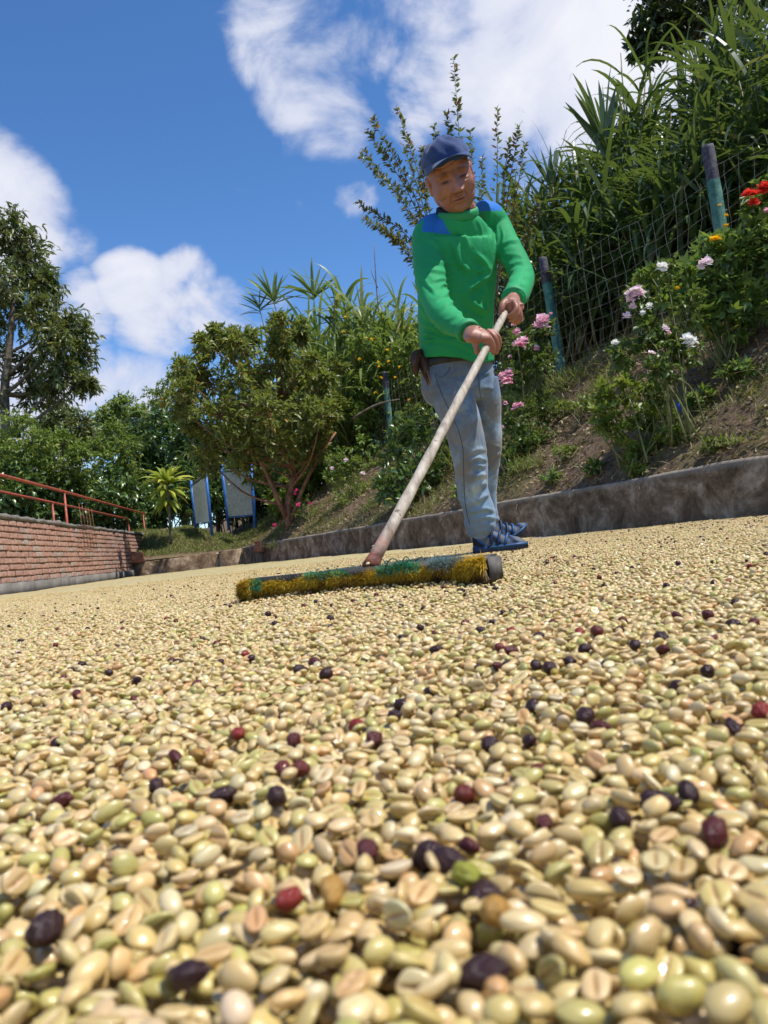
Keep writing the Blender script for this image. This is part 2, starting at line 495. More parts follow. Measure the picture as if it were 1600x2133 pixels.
def rough_bar(u0, u1, v0, v1, z0, z1, seed, wob=0.008, step=0.13):
    r = np.random.default_rng(seed); n = int((u1 - u0) / step)
    us = np.linspace(u0, u1, n)
    V = []
    for v, z in ((v0, z0), (v0, z1), (v1, z1), (v1, z0)):
        w = r.normal(0, wob, n)
        V.append([tuple(wp(u, v + r.normal(0, wob * 0.7), z + (w[j] if z == z1 else 0))) for j, u in enumerate(us)])
    V = np.array(V); idx = np.arange(4 * n).reshape(4, n); nx_ = np.roll(idx, -1, 0)
    q = np.stack([idx[:, :-1], idx[:, 1:], nx_[:, 1:], nx_[:, :-1]], -1).reshape(-1, 4)
    return mesh_np('bar', V.reshape(-1, 3), [q, idx[:, 0][None], idx[:, -1][None]])
link('cap', rough_bar(-2.65, WLEN, -0.02, 0.27, 0.945, 1.0, 3, 0.009), m_wallcon, bw)
link('plinth', rough_bar(-2.6, WLEN, -0.07, 0.05, -0.05, 0.125, 4, 0.006), m_wallcon, bw)
bl, bh, bd = 0.245, 0.062, 0.09
def brick_mesh(seed):
    r = np.random.default_rng(seed)
    bm = bmesh.new(); bmesh.ops.create_cube(bm, size=1.0)
    for v in bm.verts: v.co = Vector((v.co.x * bl, v.co.y * bd, v.co.z * bh))
    bmesh.ops.bevel(bm, geom=bm.edges[:], offset=0.006, segments=1, affect='EDGES')
    for v in bm.verts: v.co += Vector(r.normal(0, 0.0028, 3))
    me = bpy.data.meshes.new('brick'); bm.to_mesh(me); bm.free(); me.materials.append(m_brick); return me
bms = [brick_mesh(i) for i in range(5)]
Wm = Matrix(((WD.x, -WN.x, 0), (WD.y, -WN.y, 0), (0, 0, 1))).to_4x4()
nb = 0
rows = 10
for row in range(rows):
    z = 0.165 + row * 0.0815
    u = -2.6 + (0.13 if row % 2 else 0.0)
    while u < 9.4 and nb < 460:
        if u + bl / 2 > -2.58:
            o = bpy.data.objects.new('brick', bms[rngY.integers(5)]); COL.objects.link(o)
            o.parent = bw; o.matrix_parent_inverse = Matrix.Translation(-bw.location)
            m4 = Matrix.Translation(wp(u + bl / 2 + rngY.normal(0, 0.004), 0.036 + rngY.normal(0, 0.004), z + rngY.normal(0, 0.0018))) @ Wm @ Matrix.Rotation(rngY.normal(0, 0.012), 4, 'Y')
            o.matrix_basis = m4
            nb += 1
        u += bl + 0.022 + rngY.uniform(-0.004, 0.012)

# --- low concrete wall behind the lawn, running on from the brick wall
mb = MB()
a, b = P(296, 1110, 19.7), P(442, 1097, 19.3)
a.z, b.z = 0.53, 0.53
d = (b - a).normalized(); Rl = np.array([[d.x, -d.y, 0], [d.y, d.x, 0], [0, 0, 1.0]])
mb.box((a + b) / 2, ((b - a).length, 0.16, 0.9), Rl)
o = link('retaining_wall', mb.mesh('retaining_wall'), m_wallcon); tag(o, 'low grey concrete wall between the brick wall and the blue gate', 'wall')
bv = o.modifiers.new('b', 'BEVEL'); bv.width = 0.02; bv.segments = 2

# --- the two rusty red handrails behind the brick wall
t = NT('red_rail_paint')
c = t.ramp(t.noise(14, 6, 0.7), [(0.35, (0.13, 0.05, 0.035)), (0.5, (0.40, 0.075, 0.035)), (0.7, (0.52, 0.12, 0.06))])
t.set(Base_Color=c, Roughness=0.55); t.bump(t.noise(60, 4), 0.3, 0.003); m_rail = t.m
def handrail(v, label, u_end, posts, ztop):
    root = empty('handrail', wp(3, v, 0.5), label, 'handrail', None)
    mb = MB(); mb.tube([wp(u_end, v, ztop), wp(4, v, ztop + .008), wp(9, v, ztop - .005), wp(14, v, ztop)], 0.024, 8)
    link('top_rail', mb.mesh('top_rail', True), m_rail, root)
    for u in posts:
        mb = MB(); mb.tube([wp(u, v, 0.1), wp(u + 0.005, v, ztop - 0.01)], 0.021, 8)
        link('post', mb.mesh('post', True), m_rail, root)
def rail_u(px, v):
    """place along the wall where the wall line offset v is seen at photo column px"""
    best = min(np.linspace(-3.2, 12, 700), key=lambda u: abs(pxy(wp(u, v, 1.3))[0] - px))
    return float(best)
u1, u2 = rail_u(300, 0.14), rail_u(137, 0.14)
handrail(0.14, 'upper rusty red handrail standing on top of the brick wall', u1 - 0.25, [u1, u2, 2 * u2 - u1], 1.56)
v2 = 0.62
u1, u2 = rail_u(275, v2), rail_u(111, v2)
handrail(v2, 'lower rusty red handrail just behind the brick wall', u1 - 0.25, [u1, u2, 2 * u2 - u1], 1.49)

# --- rusty reinforcing grid leaning at the wall top
m_rust = simple('rusty_iron', (0.12, 0.05, 0.03, 1), (0.28, 0.12, 0.06, 1), 30, 0.8)
mb = MB()
ug = rail_u(165, 0.0)
gc = wp(ug, -0.10, 0.95)
for i in range(5):
    uo = -0.42 + i * 0.2
    mb.tube([wp(ug + uo, -0.13, 0.55 + 0.02 * i), wp(ug + uo - 0.1, -0.075, 1.30 + 0.012 * i)], 0.0045, 5)
for i in range(5):
    z = 0.66 + i * 0.15; vv_ = -0.12 + 0.052 * i / 4
    mb.tube([wp(ug - 0.46 - .02 * i, vv_ - 0.0, z), wp(ug + 0.42 - .02 * i, vv_, z + 0.012)], 0.0045, 5)
o = link('wire_grid', mb.mesh('wire_grid'), m_rust); tag(o, 'rusty square wire grid leaning on the brick wall below the handrails', 'wire grid')
# ================================================================== COFFEE BEANS
rngB = np.random.default_rng(11)

# --- bean material: wet parchment coffee, colour per bean
t = NT('parchment_bean')
colr = t.attr('col', 'INSTANCER', 'Color')
n1 = t.noise(160, 3, 0.6); n2 = t.noise(420, 2)
c = t.mix(t.math('MULTIPLY', t.ramp(n1, [(0.40, (0, 0, 0)), (0.75, (1, 1, 1))]), 0.45), colr, (0.47, 0.30, 0.10, 1))
crease = t.attr('crease')
c = t.mix(crease, c, (0.33, 0.16, 0.045, 1))
t.set(Base_Color=c, Roughness=t.ramp(n1, [(0.3, (0.22, 0.22, 0.22)), (0.7, (0.44, 0.44, 0.44))]), Specular_IOR_Level=0.5)
t.set(Subsurface_Weight=0.0, Coat_Weight=0.7, Coat_Roughness=0.045)
t.bump(n2, 0.12, 0.0006)
m_bean = t.m
t = NT('coffee_cherry_skin')
colr = t.attr('col', 'INSTANCER', 'Color')
n1 = t.noise(110, 4, 0.6)
c = t.mix(t.ramp(n1, [(0.4, (0, 0, 0)), (0.75, (0.5, 0.5, 0.5))]), colr, (0.05, 0.02, 0.018, 1))
t.set(Base_Color=c, Roughness=0.26, Specular_IOR_Level=0.28, Coat_Weight=0.12, Coat_Roughness=0.1)
t.bump(t.noise(260, 4, 0.6), 0.35, 0.0012)
m_cherry = t.m

def bean_mesh(kind, seed, nu=18, nv=11):
    """unit bean: half-axes 1 x 1 x 1 before scaling; kind 0 half bean with crease, 1 round-backed, 2 pea-shaped"""
    r = np.random.default_rng(seed)
    u = np.linspace(0, 2 * math.pi, nu, endpoint=False)
    v = np.linspace(-math.pi / 2, math.pi / 2, nv)[1:-1]
    U, W = np.meshgrid(u, v)
    pts = np.stack([np.cos(W) * np.cos(U), np.cos(W) * np.sin(U), np.sin(W)], -1).reshape(-1, 3)
    pts = np.vstack([pts, [[0, 0, -1]], [[0, 0, 1]]])
    cre = np.zeros(len(pts))
    x, y, z = pts.T
    if kind == 0:
        # superellipse outline, flat underside (z<0) with a groove along x
        z2 = np.where(z < 0, -0.42 * np.abs(z) ** 0.45, z)
        low = z < -0.25
        gr = np.exp(-((y + 0.10 * np.sin(x * 2.2)) / 0.13) ** 2) * np.clip(1.05 - np.abs(x), 0, 1) ** 0.5
        z2 = np.where(low, z2 + 0.34 * gr, z2)
        cre = np.where(low, np.clip(gr * 1.1, 0, 1), 0)
        pts = np.stack([x, y * (1 - 0.05 * x), z2], -1)
    elif kind == 1:
        pts = np.stack([x, y * (1 - 0.10 * x), z * (1 + 0.08 * x)], -1)
    else:
        pts = np.stack([x * (1 - 0.10 * np.abs(y)), y, z], -1)
    f = r.normal(0, 1, 3)
    pts = pts * (1 + 0.05 * np.sin(pts @ (r.normal(0, 1.6, 3)) + 1)[:, None] + 0.03 * np.sin(pts @ r.normal(0, 3.2, 3))[:, None])
    rows = len(v)
    idx = np.arange(rows * nu).reshape(rows, nu); nx_ = np.roll(idx, -1, 1)
    q = np.stack([idx[:-1], nx_[:-1], nx_[1:], idx[1:]], -1).reshape(-1, 4)
    bot, top = rows * nu, rows * nu + 1
    t1 = np.stack([nx_[0], idx[0], np.full(nu, bot)], -1); t2 = np.stack([idx[-1], nx_[-1], np.full(nu, top)], -1)
    me = mesh_np('coffee_bean', pts, [q, t1, t2], smooth=True)
    a = me.attributes.new('crease', 'FLOAT', 'POINT'); a.data.foreach_set('value', cre.astype(np.float32))
    return me
def cherry_mesh(seed, nu=20, nv=14):
    me = bean_mesh(2, seed, nu, nv)
    r = np.random.default_rng(seed + 100)
    co = np.zeros(len(me.vertices) * 3, np.float32); me.vertices.foreach_get('co', co); co = co.reshape(-1, 3)
    off = r.uniform(0, 50, 3)
    for i in range(len(co)):
        n_ = mnoise.fractal(Vector(co[i] * 1.6 + off), 0.8, 2.2, 3)
        co[i] *= 1 + 0.17 * n_
    # stalk scar / navel
    d = np.linalg.norm(co - np.array([1.0, 0, 0]), axis=1); co *= (1 - 0.20 * np.exp(-(d / 0.25) ** 2))[:, None]
    me.vertices.foreach_set('co', co.ravel()); me.update(); me.name = 'coffee_cherry'
    return me
PROTO = []
pcol = bpy.data.collections.new('bean_shapes')
specs = [(0, 1), (0, 2), (1, 3), (1, 4), (2, 5)]
for i, (k, sd) in enumerate(specs):
    me = bean_mesh(k, sd, 14, 9); me.materials.append(m_bean)
    o = bpy.data.objects.new('b%02d' % i, me); pcol.objects.link(o)
me = cherry_mesh(9, 14, 9); me.materials.append(m_cherry)
o = bpy.data.objects.new('b05', me); pcol.objects.link(o)
NEAR = []
for i, (k, sd) in enumerate(specs):
    me = bean_mesh(k, sd, 30, 19); me.materials.append(m_bean); NEAR.append(me)

# --- drop beans one by one on a height map (periodic tile)
TILE, CELL = 0.30, 0.00095
NC = int(round(TILE / CELL)); CELL = TILE / NC
def drop_tile(n):
    H = np.zeros((NC, NC)); recs = []
    R = 6; gg = np.arange(-R, R + 1)
    GX, GY = np.meshgrid(gg, gg, indexing='ij')
    for i in range(n):
        ln = rngB.normal(4.25, 0.48) * 1e-3; wd = rngB.normal(3.15, 0.30) * 1e-3; th = rngB.normal(2.15, 0.30) * 1e-3
        pose = rngB.random(); yaw = rngB.uniform(0, 2 * math.pi)
        side = pose > 0.80
        a, b, c_ = ln, (th if side else wd), (wd if side else th)
        best = None
        ca, sa_ = math.cos(yaw), math.sin(yaw)
        for k in range(7):
            x, y = rngB.uniform(0, TILE, 2)
            ix, iy = int(x / CELL), int(y / CELL)
            dx = GX * CELL - (x - (ix + .5) * CELL); dy = GY * CELL - (y - (iy + .5) * CELL)
            u = (dx * ca + dy * sa_) / a; v = (-dx * sa_ + dy * ca) / b
            d2 = u * u + v * v
            m = d2 < 0.92
            s = c_ * np.sqrt(np.clip(1 - d2, 0, 1))
            hx = (ix + GX) % NC; hy = (iy + GY) % NC
            hh = H[hx, hy]
            z = np.max(np.where(m, hh + s, -1))
            if best is None or z < best[0]: best = (z, x, y, m, s, hx, hy)
        z, x, y, m, s, hx, hy = best
        H[hx, hy] = np.where(m, np.maximum(H[hx, hy], z + s), H[hx, hy])
        recs.append((x, y, z, yaw, ln, wd, th, pose, i))
    recs = np.array(recs)
    # which beans show from above
    own = np.zeros((NC, NC), int) - 1; HH = np.zeros((NC, NC))
    vis = np.zeros(n)
    for r_ in recs:
        x, y, z, yaw, ln, wd, th, pose, i = r_
        side = pose > 0.80
        a, b, c_ = ln, (th if side else wd), (wd if side else th)
        ix, iy = int(x / CELL), int(y / CELL)
        ca, sa_ = math.cos(yaw), math.sin(yaw)
        dx = GX * CELL; dy = GY * CELL
        u = (dx * ca + dy * sa_) / a; v = (-dx * sa_ + dy * ca) / b
        d2 = u * u + v * v; m = d2 < 0.92
        s = z + c_ * np.sqrt(np.clip(1 - d2, 0, 1))
        hx = (ix + GX) % NC; hy = (iy + GY) % NC
        up = m & (s >= HH[hx, hy])
        own[hx[up], hy[up]] = int(i); HH[hx[up], hy[up]] = s[up]
    cnt = np.bincount(own[own >= 0].ravel(), minlength=n)
    return recs, cnt, HH
NTILE = int(TILE * TILE * 62000)
TB, TCNT, TH = drop_tile(NTILE)
TOPZ = np.percentile(TH, 80)
print('tile', NTILE, 'top', TOPZ, 'visible', (TCNT > 6).sum())

def bean_colours(n, rng):
    base = np.array([[0.62, 0.47, 0.20], [0.66, 0.53, 0.27], [0.56, 0.45, 0.165], [0.51, 0.455, 0.15], [0.64, 0.44, 0.19], [0.72, 0.61, 0.36], [0.44, 0.41, 0.11], [0.60, 0.36, 0.15]])
    p = np.array([.24, .20, .15, .12, .12, .08, .05, .04])
    i = rng.choice(len(base), n, p=p)
    c = base[i] * np.array([0.96, 0.925, 0.88]) * rng.normal(1, 0.09, (n, 1)) * rng.normal(1, 0.03, (n, 3))
    return np.clip(c, 0.01, 0.85), i

BROOM_A, BROOM_B = G(515, 1248), G(1030, 1206)
def yard_z(x, y):
    """gentle unevenness of the spread layer, and the heap the broom is pushing"""
    z = 0.0035 * np.sin(x * 5.3 + 1.2 * np.sin(y * 2.1)) * np.sin(y * 3.7 + 0.6) + 0.002 * np.sin(x * 17 + y * 11)
    bd_ = np.array([BROOM_B.x - BROOM_A.x, BROOM_B.y - BROOM_A.y]); L = np.linalg.norm(bd_); bd_ /= L
    u = (x - BROOM_A.x) * bd_[0] + (y - BROOM_A.y) * bd_[1]
    v = -(x - BROOM_A.x) * bd_[1] + (y - BROOM_A.y) * bd_[0]
    heap = 0.016 * np.exp(-((v + 0.045) / 0.035) ** 2) * smooth(-0.04, 0.1, u) * smooth(L + 0.04, L - 0.1, u)
    return z * smooth(0.1, 0.6, y) + heap

def in_yard(x, y):
    kx = 4.67 - 0.467 * y
    dk = (x - 4.67) * KN.x + y * KN.y
    edge = -0.72 + 0.10 * np.sin(y * 3.1) + 0.06 * np.sin(y * 9.7) + rngB.normal(0, 0.03, np.shape(x))
    lx = CORN.x + (-4.75 - CORN.x) / (9.5 - 17.0) * (y - 17.0)
    return (dk < edge) & (x > lx + 0.25) & (y < 16.4)

pts, rots, scls, kinds, cols, topf = [], [], [], [], [], []
def emit(x0, y0, k4, flip, sel):
    r = TB[sel]
    x, y = r[:, 0] - TILE / 2, r[:, 1] - TILE / 2
    yaw = r[:, 3].copy()
    if flip: x = -x; yaw = math.pi - yaw
    ca, sa_ = [(1, 0), (0, 1), (-1, 0), (0, -1)][k4]
    X = x * ca - y * sa_ + x0 + TILE / 2; Y = x * sa_ + y * ca + y0 + TILE / 2
    yaw = yaw + k4 * math.pi / 2
    return X, Y, r[:, 2] - TOPZ, yaw, r[:, 4], r[:, 5], r[:, 6], r[:, 7]
chunks = []
vis_all = TCNT > 1; vis_top = TCNT > 9
for iy in range(-3, 21):
    for ix in range(-18, 19):
        x0, y0 = ix * TILE, iy * TILE
        yc = y0 + TILE / 2; xc = x0 + TILE / 2
        if yc > 5.9: continue
        hw = 0.62 * max(yc, 0.0) + 0.75
        if abs(xc) > hw: continue
        sel = vis_all if yc < 1.2 else vis_top
        chunks.append(emit(x0, y0, int(rngB.integers(4)), bool(rngB.integers(2)), sel))
BX, BY, BZ, BYAW, BL, BW_, BT, BP = [np.concatenate([c[i] for c in chunks]) for i in range(8)]
# thin out to a sparse top scatter further off
m = in_yard(BX, BY)
far_keep = rngB.random(len(BX)) < np.where(BY < 3.0, 1.0, np.clip(1.0 - (BY - 3.0) / 3.2, 0.2, 1))
m &= far_keep
BX, BY, BZ, BYAW, BL, BW_, BT, BP = [a[m] for a in (BX, BY, BZ, BYAW, BL, BW_, BT, BP)]
BZ = BZ + yard_z(BX, BY)
NBN = len(BX)
bcol, bci = bean_colours(NBN, rngB)
kind = np.where(BP < 0.34, 0, np.where(BP < 0.46, 1, np.where(BP < 0.66, 2, np.where(BP < 0.80, 3, rngB.integers(0, 5, NBN)))))
# flat side up for part of the creased ones
flip = (kind <= 1) & (rngB.random(NBN) < 0.55)
rx = np.where(flip, math.pi, 0.0) + rngB.normal(0, 0.33, NBN)
rx = np.where(BP > 0.80, math.pi / 2 + rngB.normal(0, 0.3, NBN), rx)
ry = rngB.normal(0, 0.30, NBN)
# euler XYZ -> built as Rz(yaw) Ry Rx
BR = np.stack([rx, ry, BYAW], -1)
BS = np.stack([BL, BW_, BT], -1)
# scattered tiny dark ones among the mass
dk_ = rngB.random(NBN) < 0.0075 * np.clip(BX * 0.6 + 0.9, 0.35, 1.8)
nd = int(dk_.sum())
kind[dk_] = 5
bcol[dk_] = np.where(rngB.random((nd, 1)) < 0.3, np.array([[0.13, 0.02, 0.012]]), np.array([[0.035, 0.012, 0.011]]))
BS[dk_] = np.stack([np.full(nd, 5.2e-3), np.full(nd, 4.3e-3), np.full(nd, 4.0e-3)], -1) * rngB.uniform(0.75, 1.05, (nd, 1))
BZ[dk_] += 0.002

# --- the 300 largest in the photograph become beans of their own
dist = np.sqrt(BX ** 2 + BY ** 2 + (BZ - CAM_H) ** 2)
Vx = np.stack([BX, BY, BZ - CAM_H], -1)
w_ = Vx @ np.array(fwd); pu = 800 + FPX * (Vx @ np.array(rgt)) / np.maximum(w_, 1e-3); pv = 1066.5 - FPX * (Vx @ np.array(upv)) / np.maximum(w_, 1e-3)
inview = (w_ > 0.03) & (pu > -20) & (pu < 1620) & (pv < 2150) & (pv > 1100)
order = np.argsort(np.where(inview & (~dk_) & (BZ > -0.0040), dist, 1e9))
single = np.zeros(NBN, bool); single[order[:300]] = True
names = {0: ('cream', 'pale cream wet coffee bean lying in the foremost bean layer'),
         1: ('green', 'greenish wet coffee bean lying in the foremost bean layer'),
         2: ('peach', 'peach tinted wet coffee bean lying in the foremost bean layer'),
         3: ('crease', 'coffee bean turned flat side up showing its crease')}
for i in order[:300]:
    i = int(i)
    o = bpy.data.objects.new('coffee_bean', NEAR[int(kind[i])]); COL.objects.link(o)
    o.location = (BX[i], BY[i], BZ[i]); o.rotation_euler = BR[i]; o.scale = BS[i]
    o['col'] = [float(v) for v in bcol[i]]
    ci = int(bci[i])
    k = 3 if flip[i] else (1 if ci in (2, 3, 6) else (2 if ci in (4, 7) else 0))
    tag(o, names[k][1], 'coffee bean', 'coffee beans ' + {0: 'of pale cream colour', 1: 'of greenish colour', 2: 'of peach colour', 3: 'lying crease up'}[k])

# --- cherries picked out in the photograph
dark = (0.030, 0.010, 0.010); purple = (0.085, 0.013, 0.012); red = (0.24, 0.022, 0.014); olive = (0.30, 0.30, 0.035); amber = (0.44, 0.24, 0.05)
picks = [(930, 1770, dark, 1.15), (975, 1745, purple, .8), (970, 1805, olive, 1.0), (765, 1755, purple, 1.1), (600, 1855, red, .95), (95, 1918, dark, 1.25), (385, 2010, dark, 1.0),
         (1002, 1985, dark, 1.0), (1290, 1680, dark, 1.0), (1432, 1635, dark, 1.05), (1370, 1650, dark, 1.2), (1485, 1705, purple, 1.05), (1130, 1688, purple, .8), (465, 1650, dark, 1.0), (128, 1655, purple, .9),
         (495, 1525, red, 1.15), (610, 1530, purple, 1.05), (740, 1502, red, .9), (778, 1525, purple, 1.0), (1020, 1535, dark, 1.1), (1100, 1525, dark, 1.0), (1108, 1460, dark, 1.15), (835, 1455, dark, 1.05), (822, 1483, dark, .9),
         (1250, 1505, purple, .85), (1525, 1500, dark, .9), (1585, 1475, red, 1.2), (575, 1480, dark, .9), (365, 1565, purple, .9), (410, 1570, amber, .9), (285, 1410, dark, .95), (160, 1445, purple, .95),
         (1473, 1395, dark, 1.15), (1380, 1355, purple, 1.1), (1378, 1327, dark, 1.2), (1205, 1315, red, 1.15), (1187, 1376, dark, 1.0), (1218, 1353, dark, .9), (995, 1387, dark, .95), (1037, 1388, purple, .95), (1065, 1355, purple, .9),
         (908, 1352, dark, .9), (838, 1328, dark, .95), (1062, 1312, red, 1.1), (1000, 1313, dark, .9), (1046, 1265, dark, 1.1), (1065, 1262, dark, .95), (1026, 1285, dark, .85), (1150, 1285, purple, .9), (1190, 1240, amber, 1.0),
         (1298, 1290, dark, 1.05), (1290, 1305, dark, .9), (1408, 1272, purple, 1.0), (1473, 1271, purple, 1.05), (1527, 1290, dark, 1.2), (1570, 1293, purple, 1.1), (1530, 1247, dark, 1.0), (1388, 1220, dark, 1.15), (1318, 1190, dark, 1.0),
         (510, 1354, red, .95), (355, 1364, purple, .9), (457, 1367, dark, .9), (182, 1309, dark, 1.0), (40, 1365, dark, .9), (145, 1392, dark, .85), (625, 1385, dark, 1.0), (655, 1370, purple, 1.0), (470, 1257, dark, 1.0), (572, 1281, purple, .9),
         (735, 1247, purple, 1.0), (690, 1300, dark, .9), (1310, 1115, dark, .9), (1517, 1210, red, .9), (1560, 1178, red, .8), (1150, 1165, red, 1.1), (690, 1838, amber, 1.0), (1030, 1875, amber, 1.1), (1155, 1395, (0.4, .3, .05), .8), (1160, 1277, olive, .8)]
chm = []
for sd in range(6):
    me = cherry_mesh(40 + sd, 26, 18); me.materials.append(m_cherry); chm.append(me)
ch_lab = {dark: ('shrivelled black coffee cherry lying on the pale beans', 'black cherries'), purple: ('dark purple coffee cherry lying on the pale beans', 'purple cherries'),
          red: ('glossy red coffee cherry lying on the pale beans', 'red cherries'), olive: ('olive green unripe coffee cherry among the pale beans', 'green cherries'), amber: ('amber brown coffee cherry among the pale beans', 'amber cherries')}
kill = np.zeros(NBN, bool)
for j, (px, py, c, s) in enumerate(picks):
    p = G(px, py, 0.003)
    s = s * (0.85 if p.y < 0.5 else 1.0)
    r_ = 0.0041 * s
    z = float(yard_z(np.array([p.x]), np.array([p.y]))[0]) + rngB.uniform(-0.0012, 0.0012)
    o = bpy.data.objects.new('coffee_cherry', chm[j % 6]); COL.objects.link(o)
    o.location = (p.x, p.y, z); o.rotation_euler = (rngB.uniform(0, 6), rngB.uniform(-.4, .4), rngB.uniform(0, 6))
    e = rngB.uniform(1.1, 1.55); o.scale = (r_ * e, r_ * rngB.uniform(.85, 1.0), r_ * rngB.uniform(.75, .95))
    o['col'] = [float(v) for v in c]
    lab = ch_lab.get(c, ('yellowish brown coffee cherry among the pale beans', 'brown cherries'))
    tag(o, lab[0], 'coffee cherry', lab[1])
    d2 = (BX - p.x) ** 2 + (BY - p.y) ** 2
    kill |= (d2 < (r_ * 0.75) ** 2) & (BZ > -0.006)
for o in [o for o in COL.objects if o.name.startswith('coffee_bean')]:
    l = o.location
    for (px, py, c, s) in picks[:20]:
        p = G(px, py, 0.003)
        if (l.x - p.x) ** 2 + (l.y - p.y) ** 2 < 0.0036 ** 2:
            bpy.data.objects.remove(o); break

keep = ~(single | kill)
# beans lie clear of the shoes and the broom too
n = int(keep.sum())
me = bpy.data.meshes.new('bean_spread'); me.vertices.add(n)
me.vertices.foreach_set('co', np.stack([BX, BY, BZ], -1)[keep].astype(np.float32).ravel())
a = me.attributes.new('rot', 'FLOAT_VECTOR', 'POINT'); a.data.foreach_set('vector', BR[keep].astype(np.float32).ravel())
a = me.attributes.new('scl', 'FLOAT_VECTOR', 'POINT'); a.data.foreach_set('vector', BS[keep].astype(np.float32).ravel())
a = me.attributes.new('kind_id', 'INT', 'POINT'); a.data.foreach_set('value', kind[keep].astype(np.int32))
a = me.attributes.new('col', 'FLOAT_COLOR', 'POINT'); a.data.foreach_set('color', np.concatenate([bcol[keep], np.ones((n, 1))], 1).astype(np.float32).ravel())
me.update()
spread = link('bean_spread', me); tag(spread, 'pale wet coffee beans spread thickly over the drying yard', 'coffee beans', None, 'stuff')
ng = bpy.data.node_groups.new('lay_beans', 'GeometryNodeTree')
ng.interface.new_socket('Geometry', in_out='INPUT', socket_type='NodeSocketGeometry')
ng.interface.new_socket('Geometry', in_out='OUTPUT', socket_type='NodeSocketGeometry')
gi = ng.nodes.new('NodeGroupInput'); go = ng.nodes.new('NodeGroupOutput')
ci = ng.nodes.new('GeometryNodeCollectionInfo'); ci.inputs['Collection'].default_value = pcol
ci.inputs['Separate Children'].default_value = True; ci.inputs['Reset Children'].default_value = True
ip = ng.nodes.new('GeometryNodeInstanceOnPoints'); ip.inputs['Pick Instance'].default_value = True
def named(nm, ty):
    q = ng.nodes.new('GeometryNodeInputNamedAttribute'); q.data_type = ty; q.inputs['Name'].default_value = nm
    return q.outputs['Attribute']
er = ng.nodes.new('FunctionNodeEulerToRotation')
ng.links.new(named('rot', 'FLOAT_VECTOR'), er.inputs[0])
ng.links.new(gi.outputs[0], ip.inputs['Points']); ng.links.new(ci.outputs[0], ip.inputs['Instance'])
ng.links.new(named('kind_id', 'INT'), ip.inputs['Instance Index']); ng.links.new(er.outputs[0], ip.inputs['Rotation'])
ng.links.new(named('scl', 'FLOAT_VECTOR'), ip.inputs['Scale']); ng.links.new(ip.outputs[0], go.inputs[0])
md = spread.modifiers.new('lay', 'NODES'); md.node_group = ng
print('beans', n)

# --- the same layer where single beans can no longer be told apart, and under the others
t = NT('bean_layer')
vo = t.n.new('ShaderNodeTexVoronoi'); vo.inputs['Scale'].default_value = 125; t.l.new(t.tc.outputs['Object'], vo.inputs['Vector'])
sx = t.n.new('ShaderNodeSeparateColor'); t.l.new(vo.outputs['Color'], sx.inputs[0])
c = t.ramp(sx.outputs[0], [(0.0, (0.46, 0.43, 0.15)), (0.3, (0.60, 0.48, 0.21)), (0.6, (0.64, 0.53, 0.27)), (0.985, (0.68, 0.58, 0.34)), (0.99, (0.03, 0.015, 0.015))])
c = t.mix(t.ramp(vo.outputs['Distance'], [(0.0, (0, 0, 0)), (0.006, (1, 1, 1))]), c, c)
c = t.mix(t.ramp(t.noise(1.6, 4), [(0.35, (0, 0, 0)), (0.7, (0.35, 0.35, 0.35))]), c, (0.47, 0.36, 0.15, 1))
c = t.mix(t.ramp(t.noise(16, 5, 0.75), [(0.42, (0.55, 0.55, 0.55)), (0.56, (0, 0, 0))]), c, (0.30, 0.22, 0.09, 1))
t.set(Base_Color=c, Roughness=0.5); 
inv = t.math('SUBTRACT', 1.0, t.math('MULTIPLY', vo.outputs['Distance'], 1.0)); t.bump(inv, 1.0, 0.006)
m_layer = t.m
def layer_sheet():
    V, F = [], []
    ysr = np.concatenate([np.linspace(-0.75, 6, 60), np.linspace(6.1, 16.4, 80)]); nxr = 90
    r = np.random.default_rng(3)
    for j, y in enumerate(ysr):
        lx = CORN.x + (-4.75 - CORN.x) / (9.5 - 17.0) * (y - 17.0) + 0.28 + r.normal(0, 0.02)
        rxx = 4.67 - 0.467 * y - (0.72 + 0.10 * -math.sin(y * 3.1) - 0.06 * math.sin(y * 9.7)) / KN.x + r.normal(0, 0.02)
        for i in range(nxr):
            x = lx + (rxx - lx) * i / (nxr - 1)
            z = -0.0065 - 0.009 * (1 - min(1, max(0, (y - 1.2) / 0.8))) + float(yard_z(np.array([x]), np.array([y]))[0]) * 0.9
            if y > 5.2: z += 0.006 * min(1, (y - 5.2)) + 0.002 * math.sin(x * 9 + y * 4)
            if i in (0, nxr - 1): z = -0.017
            V.append((x, y, z))
    idx = np.arange(len(V)).reshape(len(ysr), nxr)
    q = np.stack([idx[:-1, :-1], idx[:-1, 1:], idx[1:, 1:], idx[1:, :-1]], -1).reshape(-1, 4)
    return mesh_np('bean_layer', np.array(V), [q], smooth=True)
o = link('bean_layer', layer_sheet(), m_layer); tag(o, 'far spread of pale coffee beans reaching back to the brick wall', 'coffee beans', None, 'stuff')
# ================================================================== PLANTS
def tz(x, y): return float(terrain(np.array([x]), np.array([y]))[0])
def unit(v): return v / (np.linalg.norm(v, axis=-1, keepdims=True) + 1e-12)

